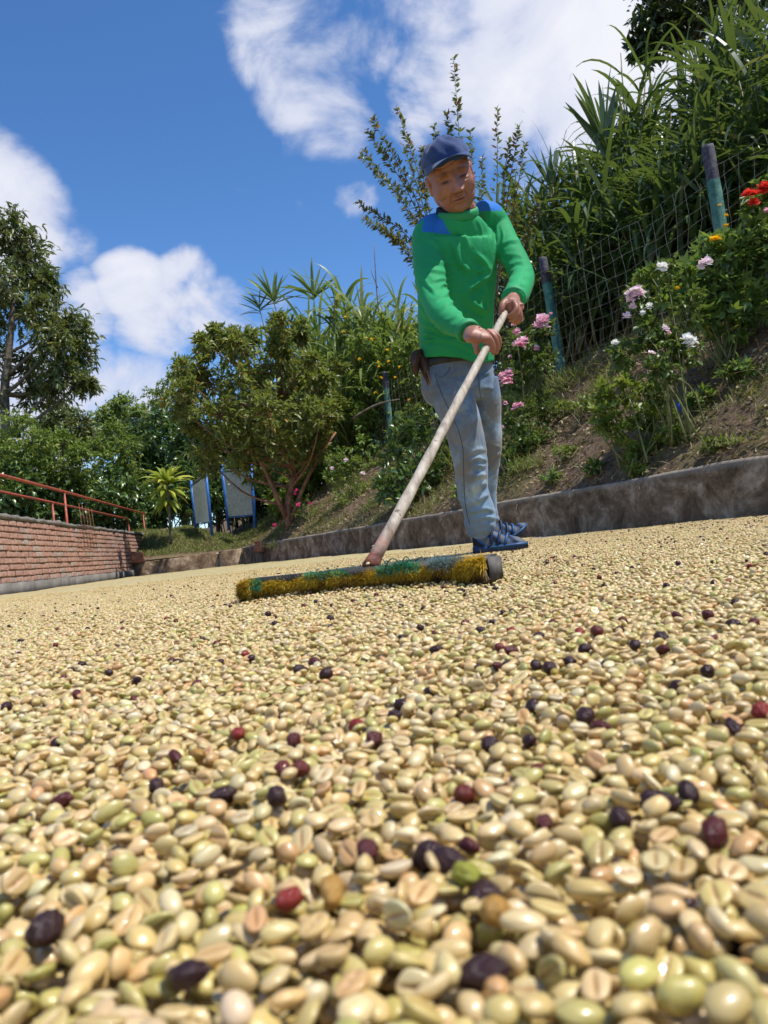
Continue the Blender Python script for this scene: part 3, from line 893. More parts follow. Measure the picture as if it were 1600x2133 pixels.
def leaf_shape(kind):
    """x along the leaf 0..1, y half width 0.5, z fold"""
    if kind == 'small':          # two folded triangles pairs
        V = np.array([[0, 0, 0], [0.45, 0.5, 0.12], [1, 0, -0.06], [0.45, -0.5, 0.12], [0.5, 0, 0.0]])
        F = [np.array([[0, 4, 1], [4, 2, 1], [0, 3, 4], [4, 3, 2]])]
    elif kind == 'ovate':
        V = np.array([[0, 0, 0], [0.28, 0.46, 0.10], [0.28, 0, 0.02], [0.28, -0.46, 0.10], [0.62, 0.40, 0.07], [0.62, 0, 0.0], [0.62, -0.40, 0.07], [1, 0, -0.14]])
        F = [np.array([[0, 2, 1], [0, 3, 2], [4, 5, 7], [5, 6, 7]]), np.array([[1, 2, 5, 4], [2, 3, 6, 5]])]
    elif kind == 'long':         # lance shaped, drooping
        V = np.array([[0, 0, 0], [0.25, 0.42, 0.10], [0.25, 0, 0.04], [0.25, -0.42, 0.10], [0.6, 0.40, 0.04], [0.6, 0, -0.02], [0.6, -0.40, 0.04], [1, 0, -0.22]])
        F = [np.array([[0, 2, 1], [0, 3, 2], [4, 5, 7], [5, 6, 7]]), np.array([[1, 2, 5, 4], [2, 3, 6, 5]])]
    elif kind == 'petal':        # broad ruffled petal
        V = np.array([[0, 0, 0], [0.45, 0.42, 0.05], [0.45, -0.42, 0.05], [0.85, 0.45, 0.16], [0.9, 0, 0.08], [0.85, -0.45, 0.16]])
        F = [np.array([[0, 2, 1]]), np.array([[1, 2, 5, 4], [1, 4, 4, 3]])[:1], np.array([[1, 4, 3]])]
    elif kind == 'lobed':        # three fingered leaf
        V, Fq = [], []
        for a, L in ((0.0, 1.0), (0.75, 0.75), (-0.75, 0.75)):
            c, s = math.cos(a), math.sin(a); b = len(V)
            for x, y, z in ((0, 0, 0), (0.45, 0.17, 0.06), (1, 0, -0.10), (0.45, -0.17, 0.06)):
                V.append([(x * c - y * s) * L, (x * s + y * c) * L, z * L])
            Fq.append([b, b + 3, b + 2, b + 1])
        V = np.array(V); F = [np.array(Fq)]
    return V, F

def put_leaves(mb, rng, kind, pos, direc, L, W, tint, roll=0.5, upbias=1.0):
    pos = np.asarray(pos, float); n = len(pos)
    if n == 0: return
    d = unit(np.asarray(direc, float))
    up = np.array([0, 0, upbias])[None] + rng.normal(0, roll, (n, 3))
    y = unit(np.cross(up, d)); z = np.cross(d, y)
    V, F = leaf_shape(kind)
    if kind == 'lobed': W = L
    L = np.broadcast_to(np.asarray(L, float), (n,)); W = np.broadcast_to(np.asarray(W, float), (n,))
    A = pos[:, None] + d[:, None] * (V[None, :, 0:1] * L[:, None, None]) + y[:, None] * (V[None, :, 1:2] * W[:, None, None]) + z[:, None] * (V[None, :, 2:3] * L[:, None, None])
    k = len(V); off = (np.arange(n) * k)[:, None, None]
    mb.add(A.reshape(-1, 3), [(f[None] + off).reshape(-1, f.shape[1]) for f in F], np.repeat(np.broadcast_to(tint, (n,)), k))

def put_blades(mb, rng, pos, direc, L, W, droop, tint, seg=6, wide=None):
    """long strap leaves that arch over: pos (n,3), direc (n,3) start direction"""
    pos = np.asarray(pos, float); n = len(pos); d = unit(np.asarray(direc, float))
    L = np.broadcast_to(np.asarray(L, float), (n,)); W = np.broadcast_to(np.asarray(W, float), (n,)); droop = np.broadcast_to(np.asarray(droop, float), (n,))
    side = unit(np.cross(d, np.array([0, 0, 1.0])[None] + rng.normal(0, 0.25, (n, 3))))
    pts = [pos]; cur = d.copy(); p = pos.copy()
    for s in range(seg):
        f = (s + 1) / seg
        p = p + cur * (L / seg)[:, None]
        pts.append(p.copy())
        cur = unit(cur + np.stack([np.zeros(n), np.zeros(n), -droop * (0.35 + f * 1.2)], -1) * (1.0 / seg) * 2.0)
    prof = np.interp(np.linspace(0, 1, seg + 1), [0, 0.15, 0.5, 0.85, 1], [0.55, 0.95, 1.0, 0.55, 0.04])
    rows = []
    for s in range(seg + 1):
        w = W * prof[s] * 0.5
        tgt = pts[min(s + 1, seg)] - pts[max(s - 1, 0)]
        nn = unit(np.cross(side, tgt))
        rows += [pts[s] - side * w[:, None] + nn * (w * 0.35)[:, None], pts[s] + side * w[:, None] + nn * (w * 0.35)[:, None]]
    A = np.stack(rows, 1); k = A.shape[1]
    q = np.array([[2 * s, 2 * s + 1, 2 * s + 3, 2 * s + 2] for s in range(seg)])
    mb.add(A.reshape(-1, 3), [(q[None] + (np.arange(n) * k)[:, None, None]).reshape(-1, 4)], np.repeat(np.broadcast_to(tint, (n,)), k))

# leaf colours (dark, mid, light, odd yellow leaf)
def greens(name, d, m, l, y=None, **k):
    st = [(0.0, d), (0.55, m), (0.92, l)] + ([(0.985, y)] if y else [])
    return leafmat(name, st, **k)
L_tree = greens('leaf_tall_tree', (0.035, 0.048, 0.017), (0.085, 0.105, 0.032), (0.17, 0.18, 0.065), (0.22, 0.13, 0.03), rough=0.38, trans=0.22)
L_coffee = greens('leaf_coffee_shrub', (0.022, 0.055, 0.016), (0.05, 0.105, 0.026), (0.10, 0.17, 0.04), (0.28, 0.25, 0.03), rough=0.28, trans=0.18, spec=0.6)
L_lime = greens('leaf_light_shrub', (0.06, 0.10, 0.018), (0.12, 0.18, 0.03), (0.23, 0.29, 0.06), (0.30, 0.26, 0.03), rough=0.45, trans=0.35)
L_guava = greens('leaf_guava', (0.06, 0.075, 0.017), (0.13, 0.15, 0.033), (0.24, 0.24, 0.07), (0.34, 0.15, 0.02), rough=0.36, trans=0.38)
L_cane = greens('leaf_cane', (0.020, 0.048, 0.020), (0.045, 0.092, 0.034), (0.10, 0.17, 0.045), (0.28, 0.25, 0.12), rough=0.36, trans=0.26, spec=0.5, bright=1.1)
L_canefar = greens('leaf_cane_far', (0.06, 0.10, 0.022), (0.12, 0.175, 0.04), (0.22, 0.26, 0.07), (0.34, 0.28, 0.10), rough=0.42, trans=0.32)
L_myrtle = greens('leaf_myrtle', (0.045, 0.050, 0.018), (0.11, 0.095, 0.030), (0.20, 0.12, 0.04), (0.40, 0.12, 0.03), rough=0.32, trans=0.3, spec=0.55)
L_rose = greens('leaf_rose', (0.025, 0.055, 0.014), (0.055, 0.105, 0.022), (0.13, 0.18, 0.045), (0.25, 0.14, 0.04), rough=0.42, trans=0.28)
L_daisy = greens('leaf_sunflower_shrub', (0.05, 0.10, 0.022), (0.11, 0.19, 0.04), (0.24, 0.32, 0.10), (0.36, 0.30, 0.04), rough=0.45, trans=0.34)
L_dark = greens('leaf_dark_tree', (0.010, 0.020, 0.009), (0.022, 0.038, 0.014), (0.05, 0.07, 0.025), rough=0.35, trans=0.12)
L_draca = greens('leaf_dracaena', (0.12, 0.20, 0.02), (0.30, 0.34, 0.04), (0.48, 0.46, 0.07), rough=0.35, trans=0.35)
L_grass = greens('grass_blades', (0.06, 0.085, 0.02), (0.14, 0.155, 0.045), (0.26, 0.22, 0.085), (0.34, 0.25, 0.12), rough=0.6, trans=0.3)
L_dry = leafmat('dry_litter', [(0.0, (0.07, 0.045, 0.025)), (0.5, (0.19, 0.13, 0.07)), (1.0, (0.36, 0.28, 0.17))], rough=0.8, trans=0.1)
m_bark = simple('grey_bark', (0.09, 0.07, 0.05, 1), (0.24, 0.20, 0.15, 1), 12, 0.9, 0.7, 40, 0.01)
m_barkd = simple('brown_bark', (0.05, 0.032, 0.02, 1), (0.15, 0.095, 0.06, 1), 12, 0.9, 0.7, 40, 0.01)
m_barkr = simple('red_brown_bark', (0.14, 0.055, 0.03, 1), (0.30, 0.15, 0.09, 1), 10, 0.7, 0.4, 30, 0.01)
m_stem = simple('green_stem', (0.09, 0.11, 0.03, 1), (0.20, 0.20, 0.07, 1), 20, 0.6)
m_cane = simple('cane_stem', (0.10, 0.10, 0.035, 1), (0.24, 0.20, 0.09, 1), 6, 0.6)

def clump_tree(name, label, cat, base, trunk, clumps, leafkind, L, W, lmat, bmat, seed, group=None, twigs=60, per=9, r0=0.12, r1=0.03, droop=0.1, fwd_l=0.6, limbs=True):
    """trunk: points; clumps: (centre, radius, density)"""
    rng = np.random.default_rng(seed)
    root = empty(name, base, label, cat, group)
    tb = MB()
    tp = catmull(trunk, 14)
    tb.tube(tp, np.linspace(r0, r1, 14), 9)
    lb = MB(); sb = MB()
    for c, rad, dens in clumps:
        c = np.array(tuple(c), float); rad = np.broadcast_to(np.array(rad, float), (3,))
        # limb from the trunk
        if limbs:
            hts = tp[:, 2]; k = int(np.clip(np.searchsorted(hts, c[2] - 0.6 * np.linalg.norm((c - tp[0])[:2]) - 0.2), 1, 12))
            a = tp[k]; mid = (a + c) / 2 + rng.normal(0, 0.06, 3) * np.linalg.norm(c - a) + np.array([0, 0, -0.08 * np.linalg.norm(c - a)])
            rr = np.interp(k, [0, 13], [r0, r1]) * 0.5
            tb.tube(catmull([a, mid, c], 8), np.linspace(rr, max(rr * 0.3, 0.006), 8), 6)
        nt = max(4, int(twigs * dens))
        dirs = unit(rng.normal(0, 1, (nt, 3)) + np.array([0, 0, 0.25]))
        e = c + dirs * rad * rng.uniform(0.55, 1.08, (nt, 1))
        st = c + dirs * rad * rng.uniform(0.0, 0.30, (nt, 1))
        e[:, 2] -= droop * rad[2] * rng.random(nt)
        for i in range(0, nt, 3):
            sb.tube([st[i], (st[i] + e[i]) / 2 + rng.normal(0, 0.03, 3) * rad, e[i]], [0.010 * r0 / 0.12 + .003, 0.006 * r0 / 0.12 + .002, 0.003], 4, cap=False)
        t_ = rng.uniform(0.25, 1.05, (nt, per))
        pos = st[:, None] + (e - st)[:, None] * t_[..., None] + rng.normal(0, 0.045, (nt, per, 3)) * rad
        tw = unit(e - st)[:, None]
        dr = unit(rng.normal(0, 0.75, (nt, per, 3)) + tw * fwd_l + np.array([0, 0, -droop]))
        n = nt * per
        clt = rng.uniform(0, 0.35, (nt, 1))
        tint = np.clip(clt + rng.beta(2, 2.6, (nt, per)) * 0.85, 0, 0.96)
        tint = np.where(rng.random((nt, per)) < 0.012, 1.0, tint)
        sc = rng.uniform(0.65, 1.2, n)
        put_leaves(lb, rng, leafkind, pos.reshape(-1, 3), dr.reshape(-1, 3), L * sc, W * sc, tint.ravel(), 0.6)
    link('trunk', tb.mesh('trunk', True), bmat, root)
    if sb.n: link('twigs', sb.mesh('twigs', True), bmat, root)['kind'] = 'stuff'
    o = link('crown', lb.mesh('crown'), lmat, root); o['kind'] = 'stuff'
    return root

# --- tall tree on the left, far behind the wall
Y = 24.0
def C(px, py, Y, rpx, dens=1.0, rz=None):
    r = rpx / FPX * Y
    return (P(px, py, Y), (r, r * 0.9, r if rz is None else rz / FPX * Y), dens)
b = P(8, 1010, Y); b.z = 0.3
cl = [C(30, 480, Y, 62, 1.0), C(-60, 500, Y, 80, 1), C(60, 545, Y + .5, 70, 1.1), C(-20, 580, Y - 1, 75, 1), C(95, 590, Y, 42, .8), C(20, 640, Y + 1, 70, .9), C(85, 650, Y - .5, 50, .7), C(-70, 640, Y, 90, 1),
      C(150, 675, Y, 52, .9), C(110, 715, Y - .8, 60, 1), C(165, 735, Y + .5, 45, .8), C(60, 760, Y + .6, 48, .55), C(130, 790, Y - .4, 55, .9), C(175, 795, Y, 32, .6), C(-40, 740, Y, 70, .8), C(75, 820, Y + .5, 48, .6), C(-50, 830, Y, 80, .8)]
clump_tree('broadleaf_tree', 'tall broadleaf tree with pale trunk rising behind the brick wall', 'tree', b, [b, P(10, 850, Y), P(16, 760, Y), P(24, 680, Y), P(30, 560, Y), P(35, 470, Y)], cl, 'long', 0.26, 0.075, L_tree, m_bark, 1, twigs=85, per=11, r0=0.17, r1=0.04, droop=0.35)

# --- rounded far trees on the skyline
for j, (px, py, Y, rp, lab) in enumerate([(255, 860, 38, 62, 'rounded far tree standing on the skyline beside the pale trunked tree'), (130, 880, 34, 70, 'broad far tree behind the coffee shrubs and handrails')]):
    b = P(px, 1100, Y); b.z = 0.3
    cl = [C(px + dx, py + dy, Y + dz, r_, 1.0) for dx, dy, dz, r_ in [(0, -15, 0, rp * .55), (-35, 10, .6, rp * .55), (35, 8, -.5, rp * .55), (-10, 40, .5, rp * .7), (30, 50, 0, rp * .6), (-50, 60, -.6, rp * .6), (55, 40, .8, rp * .45)]]
    clump_tree('skyline_tree', lab, 'tree', b, [b, P(px, 1000, Y), P(px + 4, py, Y)], cl, 'small', 0.22, 0.10, L_tree if j else L_lime, m_bark, 20 + j, twigs=90, per=10, r0=0.2, r1=0.08)

# --- coffee shrubs and bushes behind the handrails
spots = [(20, 1010, 15.5, 60, L_coffee, 'glossy dark coffee shrub behind the end of the handrails furthest from the gate'), (95, 1030, 16.5, 55, L_coffee, 'glossy dark coffee shrub behind the first pair of handrail posts'),
         (175, 1035, 17, 60, L_coffee, 'glossy dark coffee shrub rising behind the wire grid'), (235, 1030, 17.5, 60, L_coffee, 'glossy dark coffee shrub between the pairs of handrail posts'),
         (305, 1060, 18.6, 45, L_coffee, 'low coffee shrub at the foot of the yellow green dracaena'), (300, 985, 21, 55, L_coffee, 'dark coffee shrub behind the dracaena'),
         (40, 920, 19, 75, L_lime, 'pale leafy bush behind the handrails under the tall tree'), (130, 950, 19.5, 65, L_lime, 'loose light green bush above the handrails'),
         (235, 930, 22, 60, L_lime, 'feathery light green bush behind the coffee shrubs'), (-20, 960, 16.5, 70, L_lime, 'sparse pale bush beside the brick wall'),
         (330, 900, 24, 60, L_coffee, 'dark bush filling the gap beside the guava tree'), (400, 930, 22.5, 60, L_coffee, 'dark bush behind the blue gate'), (480, 900, 23, 75, L_coffee, 'dense dark bush behind the guava tree'),
         (385, 1010, 21.5, 55, L_coffee, 'dark shrub seen through the pale netted gate leaf'), (450, 1010, 21, 60, L_coffee, 'dark shrub filling the gap between the two blue gate leaves'), (520, 1000, 21.5, 65, L_coffee, 'dark shrub behind the grey netted gate leaf'),
         (590, 980, 22, 70, L_coffee, 'dark shrub in the shade behind the guava trunk'), (560, 870, 24, 75, L_coffee, 'dark tall bush below the palm like fans'), (650, 860, 23, 75, L_coffee, 'dark tall bush on the hill under the canes'), (740, 800, 22, 75, L_lime, 'mid green bush among the far canes'), (830, 760, 21, 75, L_lime, 'mid green bush among the canes beside the man'),
         (645, 985, 17.6, 42, L_lime, 'light green bush on the bank right behind the guava trunk'), (705, 930, 18.2, 48, L_lime, 'light green bush between the guava tree and the yellow flowered vine'), (680, 820, 19, 60, L_lime, 'tall light green bush rising beside the guava crown'), (360, 830, 25, 60, L_lime, 'light green bush on the skyline beside the guava tree'), (590, 1030, 17.4, 34, L_lime, 'low light green bush at the foot of the guava trunk'),
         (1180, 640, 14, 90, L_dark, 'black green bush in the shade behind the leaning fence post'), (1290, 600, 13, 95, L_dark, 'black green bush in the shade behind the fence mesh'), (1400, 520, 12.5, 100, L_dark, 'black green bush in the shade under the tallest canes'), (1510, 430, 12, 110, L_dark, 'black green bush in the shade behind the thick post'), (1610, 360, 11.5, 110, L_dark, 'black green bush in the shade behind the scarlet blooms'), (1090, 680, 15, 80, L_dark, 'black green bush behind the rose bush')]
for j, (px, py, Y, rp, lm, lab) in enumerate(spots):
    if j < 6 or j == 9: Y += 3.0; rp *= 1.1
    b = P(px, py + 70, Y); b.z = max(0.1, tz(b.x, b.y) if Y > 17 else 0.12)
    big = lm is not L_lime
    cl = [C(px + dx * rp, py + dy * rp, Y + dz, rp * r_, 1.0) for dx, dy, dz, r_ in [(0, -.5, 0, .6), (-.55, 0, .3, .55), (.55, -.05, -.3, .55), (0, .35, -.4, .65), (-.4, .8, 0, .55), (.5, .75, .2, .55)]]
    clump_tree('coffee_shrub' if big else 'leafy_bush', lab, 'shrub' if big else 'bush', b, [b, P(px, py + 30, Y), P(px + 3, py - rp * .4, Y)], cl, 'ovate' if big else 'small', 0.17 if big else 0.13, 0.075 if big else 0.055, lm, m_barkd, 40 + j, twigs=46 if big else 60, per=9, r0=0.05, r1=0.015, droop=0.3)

# --- dracaena with strap leaves: each leaf a part
rng = np.random.default_rng(77)
Y = 17.9
db = P(352, 1095, Y); db.z = tz(db.x, db.y)
dr = empty('dracaena', db, 'yellow green strap leaved dracaena beside the blue gate', 'plant')
top = P(348, 1010, Y); mid = P(352, 1045, Y)
mb = MB(); mb.tube(catmull([db, mid, top], 8), np.linspace(0.035, 0.03, 8), 8); link('stem', mb.mesh('stem', True), m_bark, dr)
for tier, (ctr, n, el0, Ls) in enumerate([(top, 18, 1.0, 0.62), (top, 18, 0.45, 0.70), (P(347, 1025, Y), 16, 0.0, 0.66), (P(349, 1045, Y), 12, -.2, .5)]):
    for i in range(n):
        a = i * 2.399 + tier; el = el0 + rng.normal(0, 0.14)
        d = np.array([math.cos(a) * math.cos(el), math.sin(a) * math.cos(el), math.sin(el)])
        mb = MB(); put_blades(mb, rng, [tuple(ctr)], [d], Ls * rng.uniform(.8, 1.1), 0.115, 0.55, rng.uniform(0.15, 0.9), 5)
        link('leaf', mb.mesh('leaf'), L_draca, dr)

# --- guava tree on the bank near the gate
Y = 15.2
b = P(604, 1115, Y); b.z = tz(b.x, b.y) - 0.05
rg = np.random.default_rng(505)
cl = [C(450, 720, Y, 34, .5), C(500, 715, Y - .4, 40, .6), C(420, 800, Y, 48, .6), C(500, 790, Y - .6, 60, .8), C(590, 760, Y - .3, 60, .75), C(650, 800, Y, 58, .7),
      C(395, 860, Y + .3, 42, .6), C(460, 870, Y - .8, 60, .8), C(560, 860, Y - .9, 66, .9), C(640, 870, Y - .6, 62, .8), C(430, 930, Y, 45, .6), C(510, 935, Y - .5, 52, .7), C(590, 930, Y - .6, 50, .65), C(660, 930, Y - .2, 45, .5), C(440, 965, Y + .4, 36, .4), C(520, 978, Y + .2, 36, .4)]
for q in range(46):                                        # loose sprays that break the outline
    a_ = rg.uniform(-.35, math.pi + .35); rr_ = rg.uniform(.80, 1.12)
    cl.append(C(535 + 165 * rr_ * math.cos(a_), 850 - 195 * rr_ * math.sin(a_) * (.75 + .25 * rg.random()), Y + rg.normal(0, .5), rg.uniform(14, 26), rg.uniform(.12, .26)))
gt = clump_tree('guava_tree', 'spreading guava tree with bronze green leaves leaning over the blue gate', 'tree', b, [b, P(600, 1050, Y), P(612, 985, Y), P(600, 900, Y), P(580, 800, Y)], cl, 'long', 0.155, 0.052, L_guava, m_barkr, 3, twigs=62, per=12, r0=0.085, r1=0.03, droop=0.05, fwd_l=0.9)
mb = MB(); mb.tube(catmull([P(598, 1080, Y), P(575, 1030, Y - .2), P(545, 965, Y - .2), P(500, 900, Y - .3)], 10), np.linspace(0.06, 0.025, 10), 8); link('limb', mb.mesh('limb', True), m_barkr, gt)
mb = MB(); mb.tube(catmull([P(606, 1085, Y), P(630, 1020, Y), P(655, 970, Y), P(700, 900, Y)], 10), np.linspace(0.05, 0.02, 10), 8); link('limb', mb.mesh('limb', True), m_barkr, gt)

# --- cane / tall grass clumps
def cane_clump(label, px, Y, tops, lmat, seed, group, leafL=1.05, leafW=0.05, nstem=14, nleaf=12, spread=0.5, base=None):
    rng = np.random.default_rng(seed)
    X = P(px, 900, Y).x
    z0 = tz(X, Y) - 0.05
    root = empty('cane_clump', (X, Y, z0), label, 'cane', group)
    lb, sb = MB(), MB()
    for (tx, ty) in tops:
        tp = P(tx, ty, Y); 
        for i in range(max(1, nstem // len(tops))):
            b_ = np.array([X, Y, z0]) + np.array([rng.normal(0, spread * 0.45), rng.normal(0, spread * 0.6), 0])
            h = (tp.z - z0 - leafL * 0.55) * (1.0 if i == 0 else rng.uniform(0.45, 0.98))
            e = b_ + np.array([(tp.x - b_[0]) * (0.9 if i == 0 else rng.uniform(0.2, 1.1)) + rng.normal(0, 0.25), rng.normal(0, 0.3), max(h, 0.6)])
            m_ = (b_ + e) / 2 + np.array([(b_[0] - e[0]) * 0.12, 0, 0])
            st = catmull([b_, m_, e], 7)
            sb.tube(st, np.linspace(0.016, 0.008, 7), 5)
            nl = nleaf
            t_ = rng.uniform(0.06, 1.0, nl) ** 0.75
            pos = np.array([np.array([np.interp(q, np.linspace(0, 1, 7), st[:, k]) for k in range(3)]) for q in t_])
            az = rng.uniform(0, 2 * math.pi, nl); el = rng.uniform(0.55, 1.35, nl)
            d = np.stack([np.cos(az) * np.cos(el), np.sin(az) * np.cos(el), np.sin(el)], -1)
            tint = np.clip(rng.beta(2, 2.4, nl), 0, 0.95); tint[rng.random(nl) < 0.04] = 1.0
            put_blades(lb, rng, pos, d, leafL * rng.uniform(0.6, 1.2, nl), leafW * rng.uniform(0.6, 1.25, nl), rng.uniform(0.35, 1.9, nl), tint, 8)
    link('stems', sb.mesh('stems', True), m_cane, root)
    o = link('leaves', lb.mesh('leaves'), lmat, root); o['kind'] = 'stuff'
    return root
def fan(root, tip, base, n, L, W, lmat, rng, spread=1.15, plane=None):
    """two ranked fan at the end of a cane"""
    tip = np.array(tuple(tip)); base = np.array(tuple(base)); ax = unit(tip - base)
    mb = MB(); mb.tube(catmull([base, (base + tip) / 2 + np.array([0.05, 0, 0]), tip], 8), np.linspace(0.02, 0.012, 8), 6); link('fan_stem', mb.mesh('fan_stem', True), m_cane, root)
    pl = np.array(plane if plane is not None else (1, 0.15, 0), float); pl = unit(pl - ax * (pl @ ax))
    mb = MB()
    a = np.linspace(-spread, spread, n) + rng.normal(0, 0.05, n)
    d = ax[None] * np.cos(a)[:, None] + pl[None] * np.sin(a)[:, None] + rng.normal(0, 0.06, (n, 3))
    put_blades(mb, rng, np.repeat(tip[None], n, 0) + ax * rng.uniform(-.18, 0.02, (n, 1)), d, L * rng.uniform(0.8, 1.08, n), W, rng.uniform(0.1, 0.45, n), np.clip(rng.beta(2, 2, n), 0, .9), 6)
    link('fan_leaves', mb.mesh('fan_leaves'), lmat, root)
rngC = np.random.default_rng(8)
gR = 'canes behind the wire fence'
right = [(1085, 14, [(1065, 360), (1110, 350)]), (1140, 12.5, [(1125, 330), (1160, 320)]), (1200, 12, [(1190, 340), (1215, 300)]), (1240, 11.5, [(1235, 330), (1265, 240)]), (1290, 11.5, [(1280, 200), (1310, 190)]),
         (1335, 12, [(1335, 90), (1360, 130)]), (1390, 11, [(1380, 140), (1410, 60)]), (1440, 11.5, [(1440, 70), (1470, 20)]), (1500, 10.5, [(1490, 10), (1525, -40)]), (1555, 10, [(1545, -40), (1590, -60)]),
         (1620, 9.5, [(1600, -60), (1650, -80)]), (1680, 9.2, [(1660, -60), (1720, -90)]), (1310, 10.2, [(1300, 330), (1340, 300)]), (1400, 9.6, [(1390, 260), (1430, 230)]), (1480, 9.2, [(1470, 160), (1510, 140)]), (1570, 8.8, [(1555, 110), (1600, 60)]), (1650, 8.6, [(1630, 60), (1680, 40)]),
         (1760, 8.0, [(1740, -60), (1800, -100)]), (1850, 7.2, [(1820, -60), (1890, -100)]), (1960, 6.6, [(1930, -80), (2000, -120)]), (2080, 6.0, [(2050, -80), (2120, -120)]), (1220, 10.9, [(1205, 420), (1245, 400)]), (1130, 11.8, [(1120, 440), (1160, 430)])]  # outermost clumps extend the hedge out of view, added to shade the bank
for j, (px, Y, tops) in enumerate(right):
    cane_clump('tall arching cane clump with long blades behind the wire fence', px, Y, tops, L_cane, 100 + j, gR, 1.05, 0.056, 20, 20, 0.6)
fr = empty('fan_cane', P(1290, 700, 10.6), 'cane with a stiff upright fan of broad blades above the fence', 'cane')
fan(fr, P(1262, 300, 10.6), P(1300, 690, 10.6), 15, 1.05, 0.085, L_cane, rngC, 0.55, (1, 0.2, -0.2))
fan(fr, P(1285, 380, 10.6), P(1305, 690, 10.6), 12, 0.9, 0.05, L_cane, rngC, 1.2)
fr2 = empty('fan_cane', P(1140, 700, 11.5), 'cane with a short dark fan of blades beside the guava coloured shrub', 'cane')
fr2['label'] = 'cane with a dark fan of narrow blades between the red tipped shrub and the fence'
fan(fr2, P(1152, 390, 11.6), P(1165, 690, 11.6), 12, 0.75, 0.05, L_cane, rngC, 0.8)
fan(fr2, P(1210, 420, 11.4), P(1215, 690, 11.4), 14, 0.85, 0.07, L_cane, rngC, 0.7)
gL = 'canes on the hill behind the guava tree'
left = [(560, 22, [(540, 640), (580, 640)]), (620, 22, [(610, 640), (640, 650)]), (680, 21.5, [(670, 630), (700, 620)]), (740, 21, [(740, 570), (760, 600)]), (790, 20.5, [(780, 590), (800, 600)]), (830, 20, [(820, 600), (850, 610)]), (870, 20, [(865, 600), (890, 600)]),
        (700, 20, [(690, 680), (720, 690)]), (770, 19, [(760, 660), (790, 680)]), (840, 18.5, [(830, 680), (860, 690)]), (640, 20, [(630, 700), (660, 720)]), (500, 22.5, [(490, 720), (520, 700)]), (440, 23, [(430, 790), (450, 800)]), (350, 25, [(330, 830), (370, 820)]), (920, 18, [(910, 640), (940, 640)]), (300, 27, [(310, 860), (290, 880)]), (710, 18.5, [(700, 600), (730, 590)]), (760, 18, [(750, 560), (775, 580)]), (810, 17.5, [(800, 570), (830, 580)]), (850, 17, [(840, 600), (870, 590)]), (600, 20, [(590, 660), (620, 640)]), (660, 19.5, [(650, 640), (680, 620)]), (800, 17, [(790, 680), (820, 690)]), (730, 17.5, [(720, 690), (745, 700)])]
for j, (px, Y, tops) in enumerate(left):
    cane_clump('tall green cane clump on the hill behind the guava tree', px, Y, tops, L_canefar, 200 + j, gL, 1.2, 0.08, 16, 17, 0.9)
fl = empty('fan_cane', P(600, 900, 21), 'pair of canes topped with open palm like fans against the cloud', 'cane')
fan(fl, P(568, 622, 21), P(600, 760, 21), 20, 0.95, 0.085, L_canefar, rngC, 1.35)
fan(fl, P(540, 640, 21), P(560, 760, 21), 14, 0.7, 0.07, L_canefar, rngC, 1.4)
fl = empty('fan_cane', P(660, 900, 21), 'single cane topped with an open palm like fan against the blue sky', 'cane')
fan(fl, P(652, 612, 21), P(665, 760, 21), 18, 1.05, 0.085, L_canefar, rngC, 1.25)

# --- dark tree high on the right
Y = 17
b = P(1420, 600, Y); b.z = tz(b.x, b.y)
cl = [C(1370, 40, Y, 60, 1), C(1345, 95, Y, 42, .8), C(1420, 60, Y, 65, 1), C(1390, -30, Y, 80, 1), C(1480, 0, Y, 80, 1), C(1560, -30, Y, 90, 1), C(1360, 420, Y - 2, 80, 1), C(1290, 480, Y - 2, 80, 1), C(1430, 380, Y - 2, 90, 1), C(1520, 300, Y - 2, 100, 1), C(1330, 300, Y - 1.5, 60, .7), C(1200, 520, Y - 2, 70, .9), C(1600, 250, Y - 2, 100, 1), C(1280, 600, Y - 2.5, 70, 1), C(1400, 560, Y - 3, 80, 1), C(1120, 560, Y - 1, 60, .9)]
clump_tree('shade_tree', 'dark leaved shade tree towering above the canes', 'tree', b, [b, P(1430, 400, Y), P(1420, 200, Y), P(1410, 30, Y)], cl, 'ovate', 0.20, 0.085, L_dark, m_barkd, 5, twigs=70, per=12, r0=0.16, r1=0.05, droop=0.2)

# --- crepe myrtle shrub behind the man: wands with small leaves
rng = np.random.default_rng(31)
Y = 10.6
mbase = P(985, 900, Y); mbase.z = tz(mbase.x, mbase.y) - 0.05
my = empty('crepe_myrtle', mbase, 'slender reddish crepe myrtle shrub fanning out behind the man', 'shrub')
sb, lb = MB(), MB()
wands = [(945, 118, 965, 420), (930, 235, 955, 430), (828, 228, 905, 480), (775, 245, 890, 480), (765, 270, 880, 470), (757, 312, 880, 500), (752, 325, 870, 480), (745, 420, 880, 540), (758, 455, 870, 550), (800, 482, 870, 570), (880, 310, 890, 450),
         (1036, 228, 1030, 470), (1082, 258, 1050, 470), (1095, 300, 1060, 480), (1060, 290, 1045, 480), (980, 270, 985, 480), (1005, 330, 1000, 500), (1075, 420, 1060, 560), (1120, 420, 1080, 570), (1100, 480, 1080, 600), (905, 260, 930, 470), (840, 300, 900, 500)]
